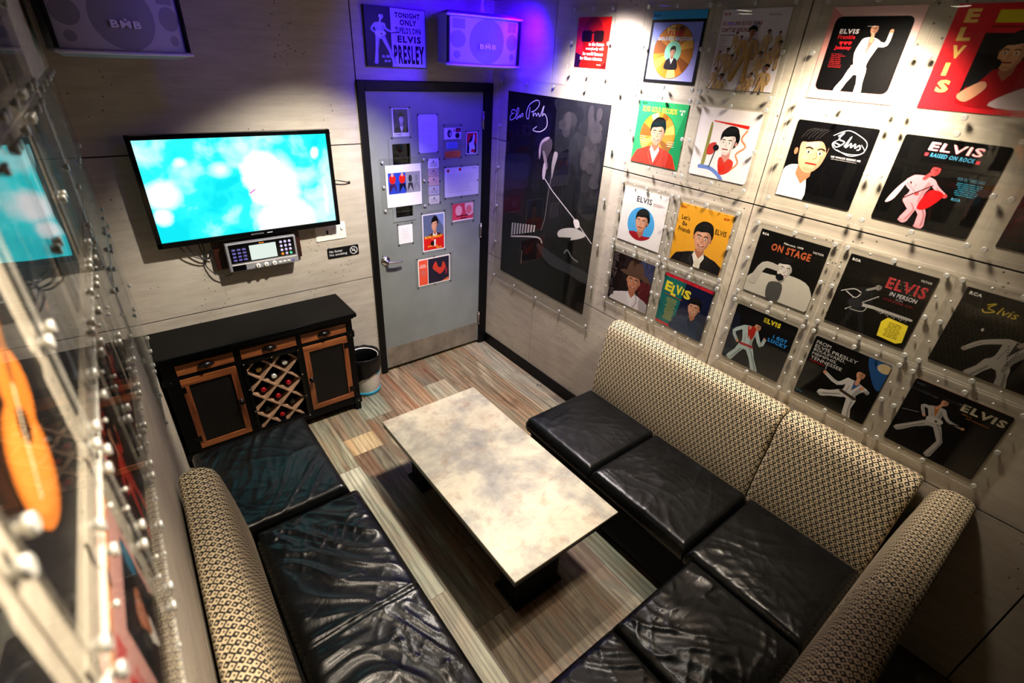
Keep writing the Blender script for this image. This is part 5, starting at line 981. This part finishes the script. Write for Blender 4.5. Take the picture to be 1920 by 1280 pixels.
b = MB(); b.box(-2.045, -1.707, -.352, -.343, .616, .634, 0, .002); b.box(-2.045, -1.707, -.352, -.343, .094, .112, 0, .002); b.box(-2.045, -2.026, -.352, -.343, .094, .634, 0, .002); b.box(-1.727, -1.707, -.352, -.343, .094, .634, 0, .002)
for z in (.103, .27, .44, .625):
    for x in (-2.036, -1.717): b.lathe([(.0055, 0), (.005, .003), (.002, .005)], (x, -.352, z), '-y', 10, 1)
b.lathe([(.0055, 0), (.005, .003), (.002, .005)], (-1.876, -.352, .625), '-y', 10, 1); cpart(b, 'lattice_frame', [M['iron'], M['chrome']])
for k, (x0, x1, z) in enumerate(((-2.452, -2.368, .632), (-1.396, -1.342, .632), (-2.452, -2.368, .085), (-1.396, -1.342, .085))): b = MB(); b.box(x0, x1, -.3525, -.30, z - .022, z + .022, 0, .002); b.lathe([(.005, 0), (.004, .003)], ((x0 + x1) / 2, -.3525, z), '-y', 10, 1); cpart(b, 'corner_bracket', [M['iron'], M['chrome']])
b = MB(); cx, cz, d = -1.880, .402, .0772
lx0, lx1, lz0, lz1 = -2.030, -1.722, .112, .618
def clipseg(p, q_):
    # clip a segment to the lattice window
    t0, t1 = 0, 1; dx, dz = q_[0] - p[0], q_[1] - p[1]
    for a, lo, hi, dd_ in ((p[0], lx0, lx1, dx), (p[1], lz0, lz1, dz)):
        ta, tb = (lo - a) / dd_, (hi - a) / dd_; ta, tb = min(ta, tb), max(ta, tb); t0, t1 = max(t0, ta), min(t1, tb)
    return None if t0 >= t1 - .01 else ((p[0] + dx * t0, p[1] + dz * t0), (p[0] + dx * t1, p[1] + dz * t1))
for s in (1, -1):
    for k in range(-5, 6):
        c0 = (cx + k * 2 * d, cz); sg = clipseg((c0[0] - 1, c0[1] - s * 1), (c0[0] + 1, c0[1] + s * 1))
        if sg:
            (xa, za), (xb, zb) = sg; n = 7
            for i in range(1): b.beam((xa, -.325 - (.003 if s > 0 else 0), za), (xb, -.325 - (.003 if s > 0 else 0), zb), .0105, .012)
            b.beam((xa, -.295, za), (xb, -.295, zb), .007, .05)
cpart(b, 'lattice', M['latticewood'])
btl = [(-1.957, .556, 'foil_gold', 'gold capped bottle in the upper left lattice cell'), (-1.880, .479, 'foil_white', 'bottle with clear round stopper in the lattice centre'), (-1.957, .402, 'foil_red', 'red capped bottle in the middle left lattice cell'), (-1.803, .402, 'foil_red', 'red capped bottle in the middle right lattice cell'),
       (-1.803, .556, 'foil_white', 'silver capped bottle in the upper right lattice cell'), (-1.803, .250, 'bottle', 'dark green bottle in the lower right lattice cell'), (-1.880, .325, 'foil_red', 'dull red capped bottle just below the lattice centre'), (-1.957, .250, 'bottle', 'dark bottle in the lower left lattice cell'), (-1.880, .172, 'foil_red', 'red capped bottle in the lowest lattice cell')]
for x, z, cap, lab in btl:
    r = empty('wine_bottle', (x, -.06, z - .014)); tag(r, lab, 'bottle', 'bottles in the lattice'); rr = .034
    b = MB(); b.lathe([(.030, .0), (rr, .012), (rr, .155), (.028, .180), (.015, .205), (.014, .232)], (0, 0, 0), '-y', 20); b.build('glass', M['bottle'], r)
    b = MB(); b.lathe([(.0145, .230), (.0150, .252), (.0165, .253), (.0165, .262), (.010, .264)], (0, 0, 0), '-y', 18); b.build('cap', M[cap], r)

# waste bin
wb = empty('waste_bin', (-1.218, -.135, 0)); tag(wb, 'small white and blue waste bin with black bag beside the sideboard', 'bin')
b = MB(); b.lathe([(.098, .002), (.104, .012), (.112, .30), (.113, .31), (.106, .31), (.100, .02)], seg=36); b.build('bucket', M['white'], wb)
b = MB(); b.lathe([(.1055, .0025), (.1075, .030), (.1065, .031)], seg=36); b.build('base_band', M['blueplastic'], wb)
b = MB(); 
vs = []; S = 8
for i in range(S + 1):
    for j in range(2): a = R(-62 + i * 5); vs.append((.1115 * math.cos(a), .1115 * math.sin(a), .165 + .055 * j))
b.add(vs, [(2 * i, 2 * i + 2, 2 * i + 3, 2 * i + 1) for i in range(S)]); b.build('sticker', M['blueplastic'], wb)
b = MB(); vs = []; seg = 48; rows = [(.094, .16), (.103, .30), (.118, .327), (.123, .322), (.122, .27), (.119, .20), (.118, .15)]
for ri, (r_, z_) in enumerate(rows):
    for k in range(seg):
        a = 2 * PI * k / seg; w_ = noise.noise(Vector((math.cos(a) * 4, math.sin(a) * 4, ri * .7)))
        zz = z_ + (.006 * w_ if ri < 4 else .0) + ((.045 * math.cos(a + .7) + .014 * w_) if ri == 6 else (.02 * math.cos(a + .7)) if ri == 5 else 0); r2 = r_ + .004 * w_; vs.append((r2 * math.cos(a), r2 * math.sin(a), zz))
b.add(vs, [(i * seg + k, i * seg + (k + 1) % seg, (i + 1) * seg + (k + 1) % seg, (i + 1) * seg + k) for i in range(len(rows) - 1) for k in range(seg)] + [tuple(range(seg))], 0, True); b.build('bag', M['bag'], wb)
# ring on the floor
b = MB(); b.tube([(-.050 + .017 * math.cos(2 * PI * k / 20), -.855 + .017 * math.sin(2 * PI * k / 20), .0045) for k in range(18)], .003, 6); b.lathe([(.007, 0), (.006, .004)], (-.050, -.855, .0005), 'z', 10); tag(b.build('metal_ring', M['steel']), 'small metal ring lying on the floor by the right baseboard', 'ring')

# ------------------------------------------------------------------ table
tb = empty('coffee_table', (-1.171, -1.697, 0)); tag(tb, 'low rectangular table with a stained pale metal top', 'table')
b = MB(); b.box(-.322, .322, -.632, .632, .408, .421, 0, .0025); o = b.build('tabletop', M['zinc'], tb)
b = MB()
for x0, x1, y0, y1 in ((-.319, .319, -.629, -.600), (-.319, .319, .600, .629), (-.319, -.292, -.600, .600), (.292, .319, -.600, .600)): b.box(x0, x1, y0, y1, .382, .408, 0, .002)
b.box(-.292, .292, -.6, .6, .398, .4075); b.build('edge_frame', M['iron'], tb)
for y in (-.46, .46): b = MB(); b.box(-.20, .06, y - .07, y + .07, .012, .398, 0, .004); b.box(-.22, .08, y - .09, y + .09, 0, .014, 0, .003); b.build('leg', M['blackmatte'], tb)

# ------------------------------------------------------------------ seating
def cushion(label, x0, x1, y0, y1, zt, th, seed, amp, mat='leather', rad=.032, seams=(), dirn=0.7, plump=.012, group='black leather seat cushions'):
    cx, cy = (x0 + x1) / 2, (y0 + y1) / 2; W, L = x1 - x0, y1 - y0; st = .0075 if amp > .004 else .012
    nx, ny = max(8, int(W / st)), max(8, int(L / st)); b = MB(); vs = []; ca, sa = math.cos(dirn), math.sin(dirn)
    def hgt(x, y):
        u, v = x * ca + y * sa, -x * sa + y * ca
        wx = noise.noise(Vector((x * 2.2, y * 2.2, seed))) * .22; wy = noise.noise(Vector((x * 2.2 + 9, y * 2.2, seed))) * .22
        r1 = 1 - abs(noise.noise(Vector(((u + wx) * 2.6, (v + wy) * 10, seed + 3.1)))) * 2.1; r1 = max(0, r1) ** 3
        r2 = 1 - abs(noise.noise(Vector(((u + wx) * 6, (v + wy) * 22, seed + 7.7)))) * 2.2; r2 = max(0, r2) ** 3
        r3 = 1 - abs(noise.noise(Vector(((v + wx) * 4, (u + wy) * 15, seed + 13)))) * 2.4; r3 = max(0, r3) ** 4
        msk = .35 + .9 * max(0, noise.noise(Vector((x * 2.1, y * 2.1, seed + 21))) + .35)
        base = noise.noise(Vector((x * 4, y * 4, seed + 5))) * .8
        return amp * (r1 * msk + .4 * r2 * msk + .35 * r3 * msk + base * .6)
    for j in range(ny + 1):
        for i in range(nx + 1):
            x, y = x0 + W * i / nx, y0 + L * j / ny; dx, dy = min(x - x0, x1 - x), min(y - y0, y1 - y)
            def fall(d): t = min(1, d / rad); return rad * (1 - math.sqrt(max(0, 1 - (1 - t) ** 2)))
            ex, ey = fall(dx), fall(dy); e = math.sqrt(ex * ex + ey * ey); k = min(1, min(dx, dy) / .05)
            z = zt - e + plump * math.sin(PI * i / nx) * math.sin(PI * j / ny) + hgt(x, y) * k
            for ax, pos in seams:
                q_ = abs((x if ax == 'x' else y) - pos); z += -.008 * math.exp(-(q_ / .006) ** 2) + .003 * math.exp(-((q_ - .014) / .006) ** 2)
            # round the corners in plan
            vs.append((x - cx, y - cy, z - zt))
    def vid(i, j): return j * (nx + 1) + i
    fs = [(vid(i, j), vid(i + 1, j), vid(i + 1, j + 1), vid(i, j + 1)) for j in range(ny) for i in range(nx)]
    ring = [vid(i, 0) for i in range(nx)] + [vid(nx, j) for j in range(ny)] + [vid(i, ny) for i in range(nx, 0, -1)] + [vid(0, j) for j in range(ny, 0, -1)]
    prev = ring
    for q_, (zz, bulge) in enumerate(((-th * .45, .003), (-th * .75, .003), (-th, -.006))):
        new = []
        for r_ in ring:
            X, Y, Z = vs[r_]; s_ = Vector((X / (W / 2) if abs(abs(X) - W / 2) < 1e-5 else 0, Y / (L / 2) if abs(abs(Y) - L / 2) < 1e-5 else 0)); vs.append((X + s_.x * bulge, Y + s_.y * bulge, zz)); new.append(len(vs) - 1)
        n = len(ring); fs += [(prev[k], new[k], new[(k + 1) % n], prev[(k + 1) % n]) for k in range(n)]; prev = new
    fs.append(tuple(prev))
    # faces wound outward on the sides
    b.add(vs, fs, 0, True); o = b.build('seat_cushion', M[mat]); o.location = (cx, cy, zt); tag(o, label, 'cushion', group); return o
def bench(label, x0, x1, y0, y1, zt, rec=(0, 0, 0, 0)):
    r = empty('bench_base', ((x0 + x1) / 2, (y0 + y1) / 2, 0)); tag(r, label, 'bench', 'black bench bases under the cushions'); hx, hy = (x1 - x0) / 2, (y1 - y0) / 2
    b = MB(); b.box(-hx, hx, -hy, hy, .06, zt, 0, .006); b.build('seat_box', M['blackmatte'], r)
    b = MB(); b.box(-hx + .04, hx - .04, -hy + .04, hy - .04, 0, .062, 0, .003); b.build('plinth', M['blackmatte'], r)
ZT = .420; TH = .105
cushion('smooth black leather ottoman cushion beside the sideboard', -2.425, -1.843, -1.432, -.752, ZT + .004, TH, 3, .0065, 'leather_s', .035, dirn=.9, plump=.01)
cushion('long wrinkled black leather cushion with a stitched seam on the left bench', -2.294, -1.806, -3.188, -1.446, ZT - .004, TH, 11, .0125, 'leather', .04, seams=(('y', -2.10),), dirn=-.95, plump=.01)
cushion('smooth black leather cushion at the far end of the right bench', -.752, -.196, -2.043, -1.507, ZT, TH, 21, .0042, 'leather_s', .030, dirn=.2, plump=.006)
cushion('creased black leather cushion in the middle of the right bench', -.750, -.196, -2.649, -2.051, ZT - .002, TH, 31, .0075, 'leather', .032, dirn=.1, plump=.008)
cushion('black leather cushion in the right back corner of the seating', -.755, -.196, -3.190, -2.660, ZT, TH, 41, .0065, 'leather', .032, dirn=-.6, plump=.008)
cushion('wrinkled black leather cushion at the right of the end bench', -1.280, -.764, -3.190, -2.690, ZT - .003, TH, 51, .011, 'leather', .035, dirn=-1.2, plump=.012)
cushion('wrinkled black leather cushion at the left of the end bench', -1.797, -1.289, -3.190, -2.690, ZT - .003, TH, 61, .010, 'leather', .035, dirn=-.9, plump=.012)
bench('black base under the ottoman cushion beside the sideboard', -2.42, -1.87, -1.42, -.765, ZT - TH + .003)
bench('black base of the long left bench', -2.455, -1.83, -3.36, -1.45, ZT - TH - .005)
bench('black base of the right bench along the album wall', -.73, -.008, -3.36, -1.53, ZT - TH - .003)
bench('black base of the end bench closing the seating', -1.79, -.75, -3.36, -2.72, ZT - TH - .004)

def backrest(label, length, prof, placing, seed, seams=()):
    """prof: (depth, height) outline from the front foot over the top to the back foot, extruded along local X"""
    pr = [p[:2] for p in smooth_path(prof, 6)]; arc = [0]
    for a, b_ in zip(pr, pr[1:]): arc.append(arc[-1] + math.dist(a, b_))
    n = len(pr); b = MB(); vs = []; uv = []; endr = .022; xs_ = []
    m = int(length / .03)
    for i in range(m + 1):
        x = length * i / m; xs_.append(x)
    xs_ = [0, .004, .012, .022] + [x for x in xs_ if .03 < x < length - .03] + [length - .022, length - .012, length - .004, length]
    ctr = (sum(p[0] for p in pr) / n, sum(p[1] for p in pr) / n)
    for x in xs_:
        e = min(x, length - x); k = 0 if e >= endr else endr - math.sqrt(max(0, endr ** 2 - (endr - e) ** 2))
        for q_, (dep, hh) in enumerate(pr):
            vx = Vector((ctr[0] - dep, ctr[1] - hh)).normalized() * k; z = .006 * noise.noise(Vector((x * 2.5, arc[q_] * 3, seed)))
            for sx in seams: vx += Vector((ctr[0] - dep, ctr[1] - hh)).normalized() * .010 * math.exp(-((x - sx) / .012) ** 2)
            vs.append((x, dep + vx.x, hh + vx.y + z)); uv.append((x, arc[q_]))
    L_ = len(xs_)
    fs = [(i * n + j, (i + 1) * n + j, (i + 1) * n + j + 1, i * n + j + 1) for i in range(L_ - 1) for j in range(n - 1)]
    b.add(vs, fs, 0, True, uv)
    for i in (0, L_ - 1):
        idx = [i * n + j for j in range(n)]; b.add([vs[k] for k in idx], [tuple(range(n)) if i else tuple(range(n))[::-1]], 0, False, [(p[0], p[1]) for p in pr])
    b.f.append([0, n - 1, (L_ - 1) * n + n - 1, (L_ - 1) * n]); b.m.append(0); b.sm.append(False)
    o = b.build('sofa_backrest', M['fabric']); o.location, o.rotation_euler = placing; tag(o, label, 'sofa backrest', 'patterned sofa backrests'); return o
# right wall: local X runs toward the camera (-Y), local Y = distance from wall toward -X ... rotate so that local (x, y) -> (-Y, -X)
PR = [(.190, 0), (.188, .087), (.183, .187), (.168, .337), (.150, .467), (.135, .537), (.110, .574), (.075, .587), (.040, .584), (.014, .565), (.008, .487), (.008, .287), (.008, 0)]
zb = .318
def frame4(org, ax, ay): 
    ax, ay = Vector(ax), Vector(ay); az = Vector((0, 0, 1)); m = Matrix((ax, ay, az)).transposed().to_4x4(); m.translation = Vector(org); return m
def brest(label, length, org, ax, ay, seed, seams=(), prof=PR):
    o = backrest(label, length, prof, ((0, 0, 0), (0, 0, 0)), seed, seams); m = frame4(org, ax, ay); r3 = m.to_3x3().to_4x4(); o.data.transform(r3)
    if r3.to_3x3().determinant() < 0: pass
    else: o.data.flip_normals()
    o.location = org; return o
brest('patterned backrest at the far end of the right bench', 1.122, (0, -1.508, zb), (0, -1, 0), (-1, 0, 0), 1)
brest('patterned backrest against the album wall, nearer one on the right bench', .560, (0, -2.636, zb), (0, -1, 0), (-1, 0, 0), 2)
PE = [(.196, 0), (.195, .087), (.192, .187), (.182, .337), (.168, .467), (.156, .527), (.130, .565), (.085, .579), (.045, .575), (.018, .555), (.010, .487), (.010, .287), (.010, 0)]
brest('patterned backrest closing the near end of the seating', 2.40, (-.004, -3.392, zb), (-1, 0, 0), (0, 1, 0), 3, (.72,), PE)
la = math.atan(LS)
brest('patterned backrest standing along the left wall', 1.715, (LX0 + LS * -1.475 + .002, -1.475, zb), (-math.sin(la), -math.cos(la), 0), (math.cos(la), -math.sin(la), 0), 4)
